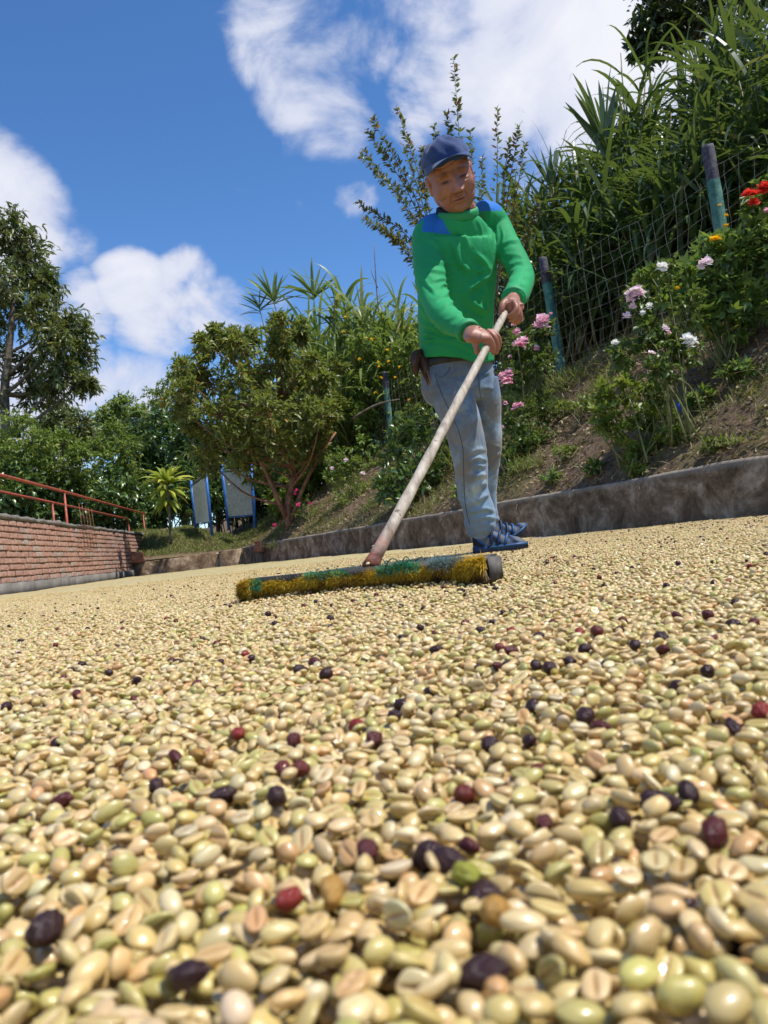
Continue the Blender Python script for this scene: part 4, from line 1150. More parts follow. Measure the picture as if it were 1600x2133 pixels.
for k, (tx, ty, mx_, my_) in enumerate(wands):
    yo = Y + rng.normal(0, 0.35)
    tip = P(tx, ty, yo); md_ = P(mx_, my_, (yo + Y) / 2)
    b_ = np.array(tuple(mbase)) + np.array([rng.normal(0, .12), rng.normal(0, .12), 0])
    path = catmull([b_, np.array(tuple(md_)), np.array(tuple(tip))], 24)
    sb.tube(path, np.linspace(0.011, 0.0025, 24), 5)
    full = 0.45 if ty < 500 else 0.3
    nl = 140 if k < 11 else 100
    if k in (11,): nl = 80
    t_ = rng.uniform(full, 1.0, nl)
    pos = np.array([[np.interp(q, np.linspace(0, 1, 24), path[:, c]) for c in range(3)] for q in t_])
    ax = unit(path[-1] - path[-6]); 
    az = rng.normal(0, 1, (nl, 3)); d = unit(unit(az - (az @ ax)[:, None] * ax) * 0.9 + ax * 0.55)
    # side twigs
    off = unit(az) * (rng.random((nl, 1)) ** 2) * 0.16 * (1.0 - t_[:, None])
    tint = np.clip(rng.beta(1.6, 2.2, nl) * 0.75 + 0.28 * (t_ - full), 0, 0.97); tint[rng.random(nl) < 0.05] = 1.0
    put_leaves(lb, rng, 'ovate', pos + off, d, rng.uniform(0.055, 0.10, nl), rng.uniform(0.028, 0.045, nl), tint, 0.6)
    # seed tips
    for s in range(10):
        pos_ = path[-1] + rng.normal(0, 0.025, 3) - ax * rng.uniform(0, 0.15)
        put_leaves(lb, rng, 'small', [pos_], [unit(rng.normal(0, 1, 3))], 0.025, 0.014, 0.97)
link('stems', sb.mesh('stems', True), m_barkd, my)
link('leaves', lb.mesh('leaves'), L_myrtle, my)['kind'] = 'stuff'
# bare dead stalk behind the canes
mb = MB(); p1 = P(786, 620, 19); mb.tube(catmull([P(800, 760, 19), p1, P(779, 508, 19)], 8), np.linspace(0.03, 0.008, 8), 6)
mb.tube([P(787, 600, 19), P(775, 570, 19), P(772, 555, 19)], [0.012, 0.008, 0.004], 5)
o = link('dead_stalk', mb.mesh('dead_stalk', True), m_bark); tag(o, 'bare grey dead stalk sticking up out of the canes', 'stalk')

# --- flowers
def petalmat(name, c1, c2):
    return leafmat(name, [(0.0, c1), (1.0, c2)], rough=0.6, trans=0.3, spec=0.2, tcol=c2 + (1,), var=0.0)
m_pink = petalmat('pink_petals', (0.66, 0.24, 0.34), (0.86, 0.60, 0.66))
m_pale = petalmat('pale_pink_petals', (0.72, 0.46, 0.55), (0.88, 0.78, 0.80))
m_white = petalmat('white_petals', (0.80, 0.74, 0.66), (0.90, 0.88, 0.84))
m_redp = petalmat('red_petals', (0.50, 0.02, 0.02), (0.74, 0.08, 0.05))
m_yel = petalmat('orange_yellow_petals', (0.78, 0.34, 0.01), (0.90, 0.58, 0.02))
m_mag = petalmat('magenta_petals', (0.55, 0.03, 0.16), (0.75, 0.10, 0.30))
def flower(root, name, p, r, mat, rng, n=26, layers=3):
    """ruffled double bloom facing the light and the yard"""
    p = np.array(tuple(p)); ax = unit(np.array([-0.25, -0.75, 0.55]) + rng.normal(0, 0.25, 3))
    mb = MB()
    for L_ in range(layers):
        m_ = int(n / layers); f = (L_ + 1) / layers
        a = rng.uniform(0, 6.28) + np.arange(m_) * 6.283 / m_
        h = unit(np.cross(ax, [0.3, 0.1, 1.0])); v = np.cross(ax, h)
        out = h[None] * np.cos(a)[:, None] + v[None] * np.sin(a)[:, None]
        d = unit(out * (0.35 + 0.75 * f) + ax * (1.05 - 0.8 * f) + rng.normal(0, 0.12, (m_, 3)))
        put_leaves(mb, rng, 'petal', np.repeat(p[None], m_, 0) - ax * r * 0.25, d, r * (0.6 + 0.45 * f) * rng.uniform(.85, 1.15, m_), r * (0.65 + 0.5 * f), rng.uniform(0, 1, m_), 0.25)
    return link(name, mb.mesh(name), mat, root)

def bush(name, label, cat, base, clumps, kind, L, W, lmat, seed, twigs=40, per=8, stemmat=None, droop=0.1, group=None):
    """many stemmed shrub: stems from the base to each clump"""
    rng = np.random.default_rng(seed)
    root = empty(name, base, label, cat, group)
    sb, lb = MB(), MB()
    base = np.array(tuple(base))
    for c, rad, dens in clumps:
        c = np.array(tuple(c)); rad = np.broadcast_to(np.array(rad, float), (3,))
        for q in range(2):
            b_ = base + rng.normal(0, 0.07, 3) * np.array([1, 1, 0])
            e_ = c + rng.normal(0, 0.3, 3) * rad
            sb.tube(catmull([b_, (b_ + e_) / 2 + rng.normal(0, 0.06, 3) + np.array([0, 0, .06]), e_], 8), np.linspace(0.009, 0.004, 8), 5)
        nt = max(3, int(twigs * dens))
        dirs = unit(rng.normal(0, 1, (nt, 3)) + np.array([0, -0.1, 0.3]))
        e = c + dirs * rad * rng.uniform(0.5, 1.1, (nt, 1)); st = c + dirs * rad * 0.2
        for i in range(0, nt, 2): sb.tube([st[i], e[i]], [0.004, 0.002], 4, cap=False)
        t_ = rng.uniform(0.2, 1.05, (nt, per))
        pos = st[:, None] + (e - st)[:, None] * t_[..., None] + rng.normal(0, 0.05, (nt, per, 3)) * rad
        dr = unit(rng.normal(0, 0.7, (nt, per, 3)) + unit(e - st)[:, None] * 0.7 + np.array([0, 0, -droop]))
        tint = np.clip(rng.uniform(0, .3, (nt, 1)) + rng.beta(2, 2.4, (nt, per)) * 0.8, 0, .96); tint = np.where(rng.random((nt, per)) < .015, 1.0, tint)
        sc = rng.uniform(.6, 1.2, nt * per)
        put_leaves(lb, rng, kind, pos.reshape(-1, 3), dr.reshape(-1, 3), L * sc, W * sc, tint.ravel(), 0.55)
    link('stems', sb.mesh('stems', True), stemmat or m_stem, root)
    link('leaves', lb.mesh('leaves'), lmat, root)['kind'] = 'stuff'
    return root
def on_bank(px, Y):
    X = P(px, 1000, Y).x
    return Vector((X, Y, tz(X, Y)))

# pink rose bush beside the man
Y = 8.6; b = on_bank(1095, Y)
cl = [C(1090, 720, Y, 50, .8), C(1070, 790, Y, 50, .9), C(1120, 760, Y, 45, .8), C(1080, 870, Y - .2, 60, 1.2), C(1130, 850, Y, 50, .9), C(1075, 940, Y - .3, 55, 1.1), C(1120, 930, Y - .3, 50, 1), C(1090, 1010, Y - .5, 50, .9), C(1140, 980, Y - .4, 40, .6), C(1135, 690, Y, 30, .5)]
rb = bush('rose_bush', 'pink flowering rose bush at the kerb right behind the man', 'rose bush', b, cl, 'ovate', 0.055, 0.032, L_rose, 61, 60, 11)
rng = np.random.default_rng(62)
for px, py, r in [(1130, 668, 19), (1120, 678, 12), (1082, 715, 16), (1092, 708, 11), (1077, 690, 9), (1053, 790, 17), (1060, 775, 11), (1046, 782, 10), (1118, 725, 7), (1062, 742, 5), (1071, 676, 6), (1086, 667, 6), (1075, 845, 8), (1085, 842, 6), (1052, 839, 6), (1044, 890, 6), (1148, 653, 4), (1068, 852, 5)]:
    flower(rb, 'rose', P(px, py, Y - 0.45), r * 1.0 / FPX * Y, m_pink, rng, 24, 3)

# pale rose bush, spindly
Y = 5.9; b = on_bank(1440, Y - .1)
cl = [C(1330, 640, Y, 40, .5), C(1350, 690, Y, 45, .6), C(1300, 740, Y, 45, .6), C(1390, 720, Y, 45, .6), C(1370, 780, Y - .1, 50, .7), C(1430, 740, Y, 40, .5), C(1390, 570, Y, 40, .4), C(1440, 640, Y, 45, .5)]
rp = bush('rose_bush', 'spindly climbing rose with pale pink and white blooms leaning on the wire fence', 'rose bush', b, cl, 'ovate', 0.055, 0.030, L_rose, 63, 55, 9)
for px, py, r, m_ in [(1324, 603, 13, m_pale), (1316, 620, 11, m_pale), (1334, 612, 10, m_pale), (1318, 638, 7, m_pale), (1310, 612, 8, m_pale), (1352, 638, 7, m_white), (1339, 651, 6, m_white), (1306, 657, 8, m_pale), (1380, 555, 10, m_white), (1471, 545, 12, m_pale), (1463, 550, 9, m_pale), (1387, 684, 7, m_pale), (1393, 693, 5, m_pink), (1432, 706, 12, m_white), (1445, 710, 9, m_white), (1438, 718, 9, m_white), (1282, 713, 7, m_white), (1358, 734, 6, m_pale)]:
    flower(rp, 'rose', P(px, py, Y - 0.30), r * 1.25 / FPX * Y, m_, rng, 20, 3)

# leafy sunflower shrubs on the right
Y = 6.3; b = on_bank(1540, Y)
cl = [C(1480, 540, Y, 55, 1), C(1430, 590, Y, 50, .9), C(1540, 520, Y, 60, 1), C(1590, 490, Y, 55, .9), C(1600, 560, Y, 70, 1.1), C(1500, 600, Y, 65, 1.1), C(1560, 640, Y, 70, 1.1), C(1450, 660, Y, 55, .8), C(1400, 630, Y, 40, .6), C(1510, 680, Y, 60, .9), C(1350, 580, Y, 30, .4), C(1640, 520, Y, 70, 1), C(1580, 430, Y, 30, .4), C(1620, 440, Y, 40, .6)]
sf = bush('flowering_shrub', 'leafy bright green shrub with an orange marigold bloom in front of the thick post', 'shrub', b, cl, 'lobed', 0.105, 0.5, L_daisy, 64, 30, 6)
mh = MB()
# lobed leaves use their own width; flowers:
for px, py, r in [(1490, 497, 13), (1499, 427, 4.5), (1513, 448, 4.5), (1512, 469, 5), (1411, 600, 5)]:
    flower(sf, 'yellow_bloom', P(px, py, Y - 0.3), r / FPX * Y, m_yel, rng, 30, 3)
Y2 = 6.4; b = on_bank(1610, Y2)
hb = bush('red_flower_plant', 'plant with hanging scarlet blooms beside the thick fence post', 'plant', b, [C(1590, 400, Y2, 35, .6), C(1610, 450, Y2, 40, .6), C(1560, 440, Y2, 25, .4)], 'ovate', 0.08, 0.05, L_daisy, 66, 16, 6)
for px, py, r in [(1563, 402, 17), (1570, 420, 13), (1592, 390, 15), (1580, 400, 10), (1598, 438, 9)]:
    flower(hb, 'scarlet_bloom', P(px, py, Y2 - 0.3), r / FPX * Y2, m_redp if px < 1596 else m_pink, rng, 18, 2)
# tall soft weeds with pale green stems on the bank
Y = 6.3; b = on_bank(1345, Y - .25)
w1 = bush('leafy_weed', 'sprawling pale stemmed weed with fingered leaves below the pale roses', 'weed', b, [C(1260, 830, Y, 30, .5), C(1310, 810, Y, 45, .8), C(1370, 820, Y, 40, .7), C(1340, 870, Y - .1, 45, .8), C(1280, 880, Y - .1, 40, .6), C(1240, 870, Y - .1, 25, .35), C(1390, 880, Y - .1, 40, .5), C(1310, 930, Y - .2, 40, .6), C(1370, 930, Y - .2, 40, .6)], 'lobed', 0.085, 0.5, L_lime, 67, 26, 6)
# bushes left of the man
Y = 10.2; b = on_bank(865, Y)
bush('dahlia_plant', 'dark green leafy plant at the kerb behind the broom handle', 'plant', b, [C(840, 900, Y, 45, .9), C(880, 930, Y, 50, 1), C(820, 960, Y, 40, .8), C(860, 1000, Y - .2, 55, 1.1), C(910, 990, Y - .1, 45, .9), C(800, 1020, Y - .2, 35, .6), C(900, 880, Y, 35, .5), C(930, 940, Y, 35, .6), C(840, 1040, Y - .3, 40, .7)], 'ovate', 0.10, 0.045, L_coffee, 68, 40, 9)
Y = 13.2; b = on_bank(728, Y)
rr = bush('rose_shrub', 'small light green rose shrub on the bare bank beside the guava tree', 'rose bush', b, [C(700, 960, Y, 28, .7), C(740, 970, Y, 30, .8), C(720, 1000, Y, 35, 1), C(750, 1020, Y - .1, 28, .7), C(690, 1000, Y, 25, .6), C(720, 1045, Y - .1, 28, .6)], 'ovate', 0.06, 0.026, L_lime, 69, 40, 9)
for px, py in [(692, 975), (720, 958), (756, 985)]: flower(rr, 'rose', P(px, py, Y - .2), 0.045, m_pale, rng, 14, 2)
Y = 14.2; b = on_bank(640, Y)
mg = bush('flowering_plant', 'low magenta flowering plant among roots on the bank', 'plant', b, [C(630, 1050, Y, 25, .4), C(650, 1070, Y, 22, .4), C(610, 1065, Y, 20, .3)], 'ovate', 0.06, 0.02, L_lime, 70, 20, 6)
for px, py, r in [(618, 1021, 5), (621, 1052, 6), (615, 1028, 4), (645, 1048, 4), (572, 1093, 5)]: flower(mg, 'magenta_bloom', P(px, py, Y - .2), r / FPX * Y, m_mag, rng, 14, 2)
# yellow flowered vine mass round the fence behind
Y = 15.6
for j, (lab, px, cls) in enumerate([('tangled vine with small yellow flowers smothering the fence beside the man', 830, [C(760, 720, Y + .5, 40, .9), C(800, 750, Y + .5, 45, 1), C(850, 740, Y, 45, 1), C(770, 800, Y + .5, 45, 1), C(830, 820, Y + .3, 50, 1), C(860, 870, Y, 45, .9), C(740, 860, Y + .5, 45, .9), C(780, 880, Y + .6, 45, .9), C(890, 800, Y, 40, .8), C(690, 890, Y + 1.5, 45, .8), C(660, 930, Y + 2, 45, .8)]),
                               ('low green undergrowth along the foot of the fence', 760, [C(760, 930, Y, 40, .8), C(700, 960, Y + .5, 40, .7), C(650, 990, Y + 2, 35, .7), C(600, 990, Y + 3, 45, .9), C(830, 940, Y - .8, 35, .6), C(560, 1010, Y + 3, 40, .9), C(780, 980, Y - 1, 30, .5)])]):
    b = on_bank(px, Y + .4)
    vr = bush('flowering_vine' if j == 0 else 'undergrowth', lab, 'vine' if j == 0 else 'undergrowth', b, cls, 'ovate', 0.11, 0.06, L_lime if j == 0 else L_daisy, 71 + j, 42, 9)
    if j == 0:
        for q in range(15):
            px_, py_ = rng.normal(800, 45), rng.normal(770, 60)
            flower(vr, 'yellow_bloom', P(px_, py_, Y - .35), 0.04, m_yel, rng, 10, 2)

# weeds dotted over the bank
for j, (px, py, Y, rp_, lm, kd, lab) in enumerate([(1185, 905, 7.4, 26, L_lime, 'ovate', 'small light weed on the dry soil beside the rose bush'), (1240, 965, 6.6, 22, L_daisy, 'ovate', 'low weed patch on the bare soil above the kerb'), (1425, 905, 5.9, 26, L_daisy, 'lobed', 'low fingered weed beside the blue bottle'),
        (1500, 930, 5.4, 22, L_lime, 'small', 'thin weed on the dark soil at the kerb end'), (1330, 985, 6.0, 20, L_lime, 'small', 'tiny weed tuft right above the kerb'), (1150, 1015, 7.1, 22, L_daisy, 'ovate', 'green weed spilling over the kerb beside the rose bush'), (1190, 830, 8.4, 28, L_lime, 'small', 'yellowish weeds below the leaning fence post'), (1240, 760, 8.0, 30, L_lime, 'small', 'pale weeds growing along the fence wire'), (1480, 770, 6.2, 34, L_daisy, 'lobed', 'leafy weed in the shade under the marigold shrub'), (1570, 740, 6.0, 40, L_daisy, 'lobed', 'large fingered weed under the scarlet blooms'), (960, 1020, 8.6, 24, L_lime, 'small', 'grassy weed at the kerb behind the legs of the man')]):
    b = on_bank(px, Y)
    bush('bank_weed', lab, 'weed', b, [(b + Vector((0, 0, rp_ / FPX * Y * .6)), (rp_ / FPX * Y, rp_ / FPX * Y, rp_ / FPX * Y * .7), .7), (b + Vector((rp_ / FPX * Y * .8, .05, rp_ / FPX * Y * .4)), rp_ / FPX * Y * .6, .4)], kd, 0.06 if kd != 'lobed' else 0.08, 0.026, lm, 300 + j, 30, 7)
# ================================================================== FENCE, GATE, SMALL THINGS
t = NT('green_painted_post')
sepz = t.n.new('ShaderNodeSeparateXYZ'); t.l.new(t.tc.outputs['Object'], sepz.inputs[0])
n1 = t.noise(9, 7, 0.7); n2 = t.noise(3, 5)
c = t.ramp(n1, [(0.38, (0.035, 0.13, 0.115)), (0.52, (0.07, 0.215, 0.18)), (0.70, (0.22, 0.33, 0.27))])
zt = t.math('ADD', t.attr('tint'), t.math('MULTIPLY', t.math('SUBTRACT', n1, 0.5), 0.09))
topmask = t.ramp(zt, [(0.765, (0, 0, 0)), (0.775, (1, 1, 1))])
c = t.mix(topmask, c, t.ramp(t.noise(26, 6, 0.7), [(0.42, (0.035, 0.03, 0.055)), (0.62, (0.10, 0.095, 0.11)), (0.75, (0.34, 0.32, 0.28))]))
t.set(Base_Color=c, Roughness=0.8); t.bump(t.noise(35, 7, 0.7), 0.6, 0.01); m_post = t.m
m_wire = simple('galvanised_wire', (0.20, 0.19, 0.17, 1), (0.36, 0.34, 0.30, 1), 30, 0.6)
FX = lambda y: 6.43 - 0.394 * y
fpos = [4.6, 7.31, 9.94, 12.7, 15.5, 18.3, 21.3]
FD = Vector((-0.394, 1, 0)).normalized()
fence = empty('wire_fence', (FX(12), 12, 2.0), 'wire mesh fence on green painted concrete posts along the top of the bank', 'fence')
Rf = np.array([[FD.x, -FD.y, 0], [FD.y, FD.x, 0], [0, 0, 1.0]])
rngF = np.random.default_rng(4)
tops = []
for i, y in enumerate(fpos):
    x = FX(y); z0 = 2.02; h = 1.52
    mb = MB(); w = 0.053
    prof = [(-0.25, 1), (0.0, 1), (0.35, 1), (0.7, 1), (1.05, 1), (h * .78, 1), (h - 0.03, 0.98), (h, 0.80)]
    lean = np.array([rngF.normal(0, 0.025), rngF.normal(0, 0.02), 0])
    V = []; T = []
    for z, k in prof:
        for a, b in ((-1, -0.6), (-0.6, -1), (0.6, -1), (1, -0.6), (1, 0.6), (0.6, 1), (-0.6, 1), (-1, 0.6)):
            p = np.array([a * w * k, b * w * k, z]) @ Rf.T + np.array([x, y, z0]) + lean * z + rngF.normal(0, 0.0025, 3)
            V.append(p); T.append(max(z, 0) / h)
    idx = np.arange(len(V)).reshape(len(prof), 8); nx_ = np.roll(idx, -1, 1)
    mb.add(np.array(V), [np.stack([idx[:-1], nx_[:-1], nx_[1:], idx[1:]], -1).reshape(-1, 4), idx[-1][None]], np.array(T))
    link('post', mb.mesh('post'), m_post, fence)
for i in range(len(fpos) - 1):
    a = np.array([FX(fpos[i]), fpos[i], 2.02]); b = np.array([FX(fpos[i + 1]), fpos[i + 1], 2.02])
    nrm = np.array([-KN.x, -KN.y, 0]) * 0.075
    mb = MB(); L = np.linalg.norm(b - a); nv = int(L / 0.165); 
    hz = [0.03, 0.16, 0.29, 0.42, 0.56, 0.70, 0.84, 0.99, 1.14, 1.30]
    ph = rngF.uniform(0, 6, len(hz))
    def fp(u, k, z):
        w = 0.022 * math.sin(u * 9 + ph[k] * 0.6) + 0.012 * math.sin(u * 23 + ph[k])
        sag = -0.05 * math.sin(math.pi * u) * (z / 1.3)
        bul = 0.05 * math.sin(u * 7 + z * 3)
        return a + (b - a) * u + nrm * (1 + bul * 6) + np.array([0, 0, z + w + sag])
    for k, z in enumerate(hz):
        mb.tube([fp(u, k, z) for u in np.linspace(0, 1, 26)], 0.0015 if k else 0.0020, 4, cap=False)
    for v in range(nv + 1):
        u = v / nv
        mb.tube([fp(u + rngF.normal(0, 0.006), k, z) for k, z in enumerate(hz)], 0.0015, 4, cap=False)
    link('wire_mesh', mb.mesh('wire_mesh'), m_wire, fence)['kind'] = 'stuff'

# --- blue gate leaves
m_blue = simple('blue_paint', (0.02, 0.11, 0.42, 1), (0.05, 0.20, 0.55, 1), 8, 0.45, 0.2, 40)
t = NT('old_net_panel')
c = t.ramp(t.noise(7, 6, 0.7), [(0.35, (0.52, 0.55, 0.47)), (0.6, (0.70, 0.71, 0.64)), (0.75, (0.50, 0.44, 0.34))])
t.set(Base_Color=c, Roughness=0.7); m_net = t.m
m_oldwood = simple('weathered_grey_wood', (0.16, 0.14, 0.12, 1), (0.36, 0.33, 0.29, 1), 14, 0.9, 0.6, 40, 0.01)
def gate_leaf(label, t1, b1, t2, b2, Y1, Y2, dense):
    A0, A1, B0, B1 = P(*b1, Y1), P(*t1, Y1), P(*b2, Y2), P(*t2, Y2)
    root = empty('gate', A0, label, 'gate', None)
    for p0, p1 in ((A0, A1), (B0, B1)):
        mb = MB(); q0 = Vector(p0); q0.z -= 0.22; mb.tube([q0, p1], 0.034, 8); link('gate_post', mb.mesh('gate_post', True), m_blue, root)
    def q(u, v): return (A0.lerp(A1, v)).lerp(B0.lerp(B1, v), u)
    for v, r_ in ((0.90, 0.018), (0.06, 0.014)):
        mb = MB(); mb.tube([q(0.03, v), q(0.97, v)], r_, 6); link('crossbar', mb.mesh('crossbar', True), m_oldwood if v > .5 else m_blue, root)
    mb = MB(); n = dense
    for i in range(-n, n + 1):                                   # diagonal woven net with real holes
        for s in (1, -1):
            pts = []
            for k in range(2):
                pass
            u0, u1 = i / n, i / n + 0.9
            us = np.linspace(max(0.05, u0), min(0.95, u1), 6)
            if us[-1] <= us[0]: continue
            vs = 0.08 + (us - u0) / 0.9 * 0.78
            if s < 0: us = 1 - us
            mb.tube([tuple(q(float(a_), float(b_))) for a_, b_ in zip(us, vs)], 0.0075, 4, cap=False)
    link('net_panel', mb.mesh('net_panel'), m_net, root)['kind'] = 'stuff'
gate_leaf('blue framed gate leaf with pale woven net beside the dracaena', (398, 1001), (408, 1098), (428, 974), (440, 1096), 18.9, 17.9, 26)
gate_leaf('blue framed gate leaf with grey wire net half hidden by the guava trunk', (462, 968), (475, 1086), (523, 966), (530, 1080), 18.6, 17.6, 22)
# --- hollow clay blocks
m_clay = simple('hollow_clay', (0.40, 0.15, 0.085, 1), (0.56, 0.25, 0.15, 1), 8, 0.85, 0.4, 50)
m_hole = simple('hole_shadowed_clay', (0.20, 0.08, 0.05, 1), (0.26, 0.11, 0.07, 1), 8, 0.9)
def hollow_block(loc, yaw, label, L=0.33, H=0.23, W=0.12, tilt=0.0):
    bm = bmesh.new()
    root = empty('hollow_block', loc, label, 'clay block')
    # end grid of webs with see-through cells, ribbed faces
    M4 = Matrix.Translation(loc) @ Matrix.Rotation(yaw, 4, 'Z') @ Matrix.Rotation(tilt, 4, 'Y')
    mb = MB(); R = np.array(M4.to_3x3()); T = np.array(loc)
    def bx(c, s): mb.box(R @ np.array(c) + T, s, R)
    for z in (0.007, H / 3, 2 * H / 3, H - 0.007): bx((0, 0, z), (L, W - 0.002, 0.012))
    for y in (-W / 2 + .006, 0, W / 2 - .006): bx((0, y, H / 2), (L - 0.002, 0.012, H - 0.003))
    for k in range(7):
        for s in (-1, 1): bx((-0 + 0, s * (W / 2 + 0.001), 0.02 + k * (H - .04) / 6), (L - 0.004, 0.005, 0.012))
    link('shell', mb.mesh('shell'), m_clay, root)
b = P(284, 1172, 16.98); b.z = 0.285
hollow_block(b, 0.25, 'orange hollow clay block standing on the kerb against the brick wall')
b = P(540, 1112, 15.2); b.z = tz(b.x, b.y)
hollow_block(b, 1.1, 'broken hollow clay block lying at the foot of the guava tree', 0.28, 0.2, 0.14, 0.25)

# --- fallen branch by the fence and a blue bottle on the bank
mb = MB(); mb.tube(catmull([P(735, 872, 14.6), P(770, 850, 14.5), P(800, 838, 14.4), P(832, 832, 14.4)], 12), np.linspace(0.028, 0.012, 12), 6)
o = link('dead_branch', mb.mesh('dead_branch', True), m_bark); tag(o, 'grey dead branch resting across a green fence post', 'branch')
mbl = simple('blue_plastic', (0.01, 0.05, 0.45, 1), (0.02, 0.10, 0.60, 1), 10, 0.35)
a, b = P(1408, 835, 6.0), P(1430, 866, 5.9)
mb = MB(); mb.tube([a, a.lerp(b, .15), a.lerp(b, .3), a.lerp(b, .9), b], [0.008, 0.010, 0.020, 0.021, 0.017], 10)
o = link('plastic_bottle', mb.mesh('plastic_bottle', True), mbl); tag(o, 'small crushed blue plastic bottle caught in weeds on the bank', 'bottle')

# --- grass, weeds and litter on the bank
rng = np.random.default_rng(15)
def scatter(n, ymin, ymax, smin, smax):
    y = rng.uniform(ymin, ymax, n); s = rng.uniform(smin, smax, n)
    U = y  # along
    x = K0.x + KN.x * s + KD.x * ((y - KN.y * s) / KD.y)
    return x, y, s
lb = MB()
x, y, s = scatter(60000, 4.0, 19, 0.12, 2.6)
keep = np.array([mnoise.noise(Vector((float(a) * 1.3, float(b) * 1.3, 7.0))) for a, b in zip(x, y)])
f = np.clip(keep * 2.2 + 0.12 + 0.25 * (y > 9) + 0.25 * (s > 1.2) * (y < 13) - 0.45 * (y < 7.0), 0, 1)
m = rng.random(len(x)) < f
x, y = x[m], y[m]; n = len(x)
z = terrain(x, y) - 0.01
az = rng.uniform(0, 6.28, n); el = rng.uniform(0.5, 1.4, n)
d = np.stack([np.cos(az) * np.cos(el), np.sin(az) * np.cos(el), np.sin(el)], -1)
put_blades(lb, rng, np.stack([x, y, z], -1), d, rng.uniform(0.05, 0.16, n), rng.uniform(0.006, 0.011, n), rng.uniform(.3, 1.2, n), rng.beta(2, 1.8, n), 2)
xx = rng.uniform(-6.5, -2.4, 16000); yy_ = rng.uniform(17.25, 19.5, 16000)
zz = terrain(xx, yy_); az = rng.uniform(0, 6.28, len(xx)); el = rng.uniform(.6, 1.4, len(xx))
put_blades(lb, rng, np.stack([xx, yy_, zz], -1), np.stack([np.cos(az) * np.cos(el), np.sin(az) * np.cos(el), np.sin(el)], -1), rng.uniform(.05, .13, len(xx)), 0.012, 0.6, rng.beta(2, 2.2, len(xx)), 2)
o = link('bank_grass', lb.mesh('bank_grass'), L_grass); tag(o, 'patchy short grass growing on the earth bank', 'grass', None, 'stuff')
lb = MB()
x, y, s = scatter(26000, 3.8, 18, 0.05, 2.4)
n = len(x); z = terrain(x, y) + rng.uniform(0.0, 0.03, n)
d = rng.normal(0, 1, (n, 3)) * np.array([1, 1, 0.35])
tw = rng.random(n) < 0.55
put_leaves(lb, rng, 'small', np.stack([x, y, z], -1)[tw], d[tw], rng.uniform(.03, .08, tw.sum()), rng.uniform(.015, .035, tw.sum()), rng.random(tw.sum()), 0.7)
put_blades(lb, rng, np.stack([x, y, z + .01], -1)[~tw], d[~tw] + [0, 0, .25], rng.uniform(.08, .30, (~tw).sum()), 0.0045, rng.uniform(0, .6, (~tw).sum()), rng.random((~tw).sum()), 4)
o = link('bank_litter', lb.mesh('bank_litter'), L_dry); tag(o, 'dry leaves, straw and twigs littering the earth bank', 'litter', None, 'stuff')
# tussocks
for j, (px, Y, hgt, lab) in enumerate([(1205, 9.3, .35, 'tussock of pale grass at the foot of the leaning green post'), (1105, 7.9, .22, 'grass tussock at the kerb beside the rose bush'), (960, 9.9, .4, 'grassy tuft behind the man'), (1540, 5.3, .12, 'thin grass tuft on the dark soil by the kerb'), (780, 11.3, .16, 'grass tuft on the kerb edge behind the broom handle'), (560, 14.6, .2, 'bright grass tuft on the kerb below the clay block')]):
    b = on_bank(px, Y); mb = MB(); n = 130
    az = rng.uniform(0, 6.28, n); el = rng.uniform(.5, 1.45, n); r_ = rng.normal(0, .10, (n, 2))
    pos = np.stack([b.x + r_[:, 0], b.y + r_[:, 1], np.full(n, b.z - .01)], -1)
    put_blades(mb, rng, pos, np.stack([np.cos(az) * np.cos(el), np.sin(az) * np.cos(el), np.sin(el)], -1), hgt * rng.uniform(.5, 1.2, n), .009, rng.uniform(.2, 1, n), rng.beta(2, 2, n), 4)
    o = link('grass_tussock', mb.mesh('grass_tussock'), L_grass); tag(o, lab, 'grass')
# ================================================================== BROOM
rng = np.random.default_rng(21)
m_hand = NT('worn_handle_wood'); t = m_hand
st = t.n.new('ShaderNodeMapping'); st.inputs['Scale'].default_value = (6, 1.2, 2.2); t.l.new(t.tc.outputs['Object'], st.inputs[0])
n1 = t.noise(9, 7, 0.65, 0.3, st.outputs[0]); n2 = t.noise(5, 4)
c = t.ramp(n1, [(0.28, (0.15, 0.11, 0.08)), (0.5, (0.37, 0.315, 0.245)), (0.72, (0.55, 0.495, 0.40))])
c = t.mix(t.ramp(t.attr('tint'), [(0.0, (1, 1, 1)), (0.09, (0, 0, 0))]), c, t.ramp(t.noise(40, 5, 0.7), [(0.4, (0.07, 0.02, 0.012)), (0.62, (0.27, 0.09, 0.05))]))
c = t.mix(t.ramp(t.noise(26, 3, 0.5), [(0.66, (0, 0, 0)), (0.70, (0.8, 0.8, 0.8))]), c, (0.09, 0.06, 0.045, 1))
t.set(Base_Color=c, Roughness=0.7); t.bump(n1, 0.35, 0.004); m_hand = t.m
H0 = P(775, 1174, 1.49); H1 = P(1058, 640, 2.5)
HDIR = (H1 - H0).normalized()
mb = MB(); n = 40
pts = [np.array(tuple(H0.lerp(H1, k / (n - 1)))) + 0.0016 * np.array([math.sin(k * .21), 0, math.sin(k * .16 + 1)]) for k in range(n)]
rad = [0.0128 - 0.0020 * k / (n - 1) + 0.0006 * math.sin(k * 1.3) for k in range(n)]
rad[-1] *= 0.75
# tint carries the place along the handle
P_ = np.array(pts)
mb.tube(pts, rad, 16)
mb.T = [np.repeat(np.linspace(0, 1, n), 16)]
broom = empty('push_broom', (H0.x, H0.y, 0), 'wide push broom with yellow and green bristles held by the man', 'broom')
link('handle', mb.mesh('handle', True), m_hand, broom)
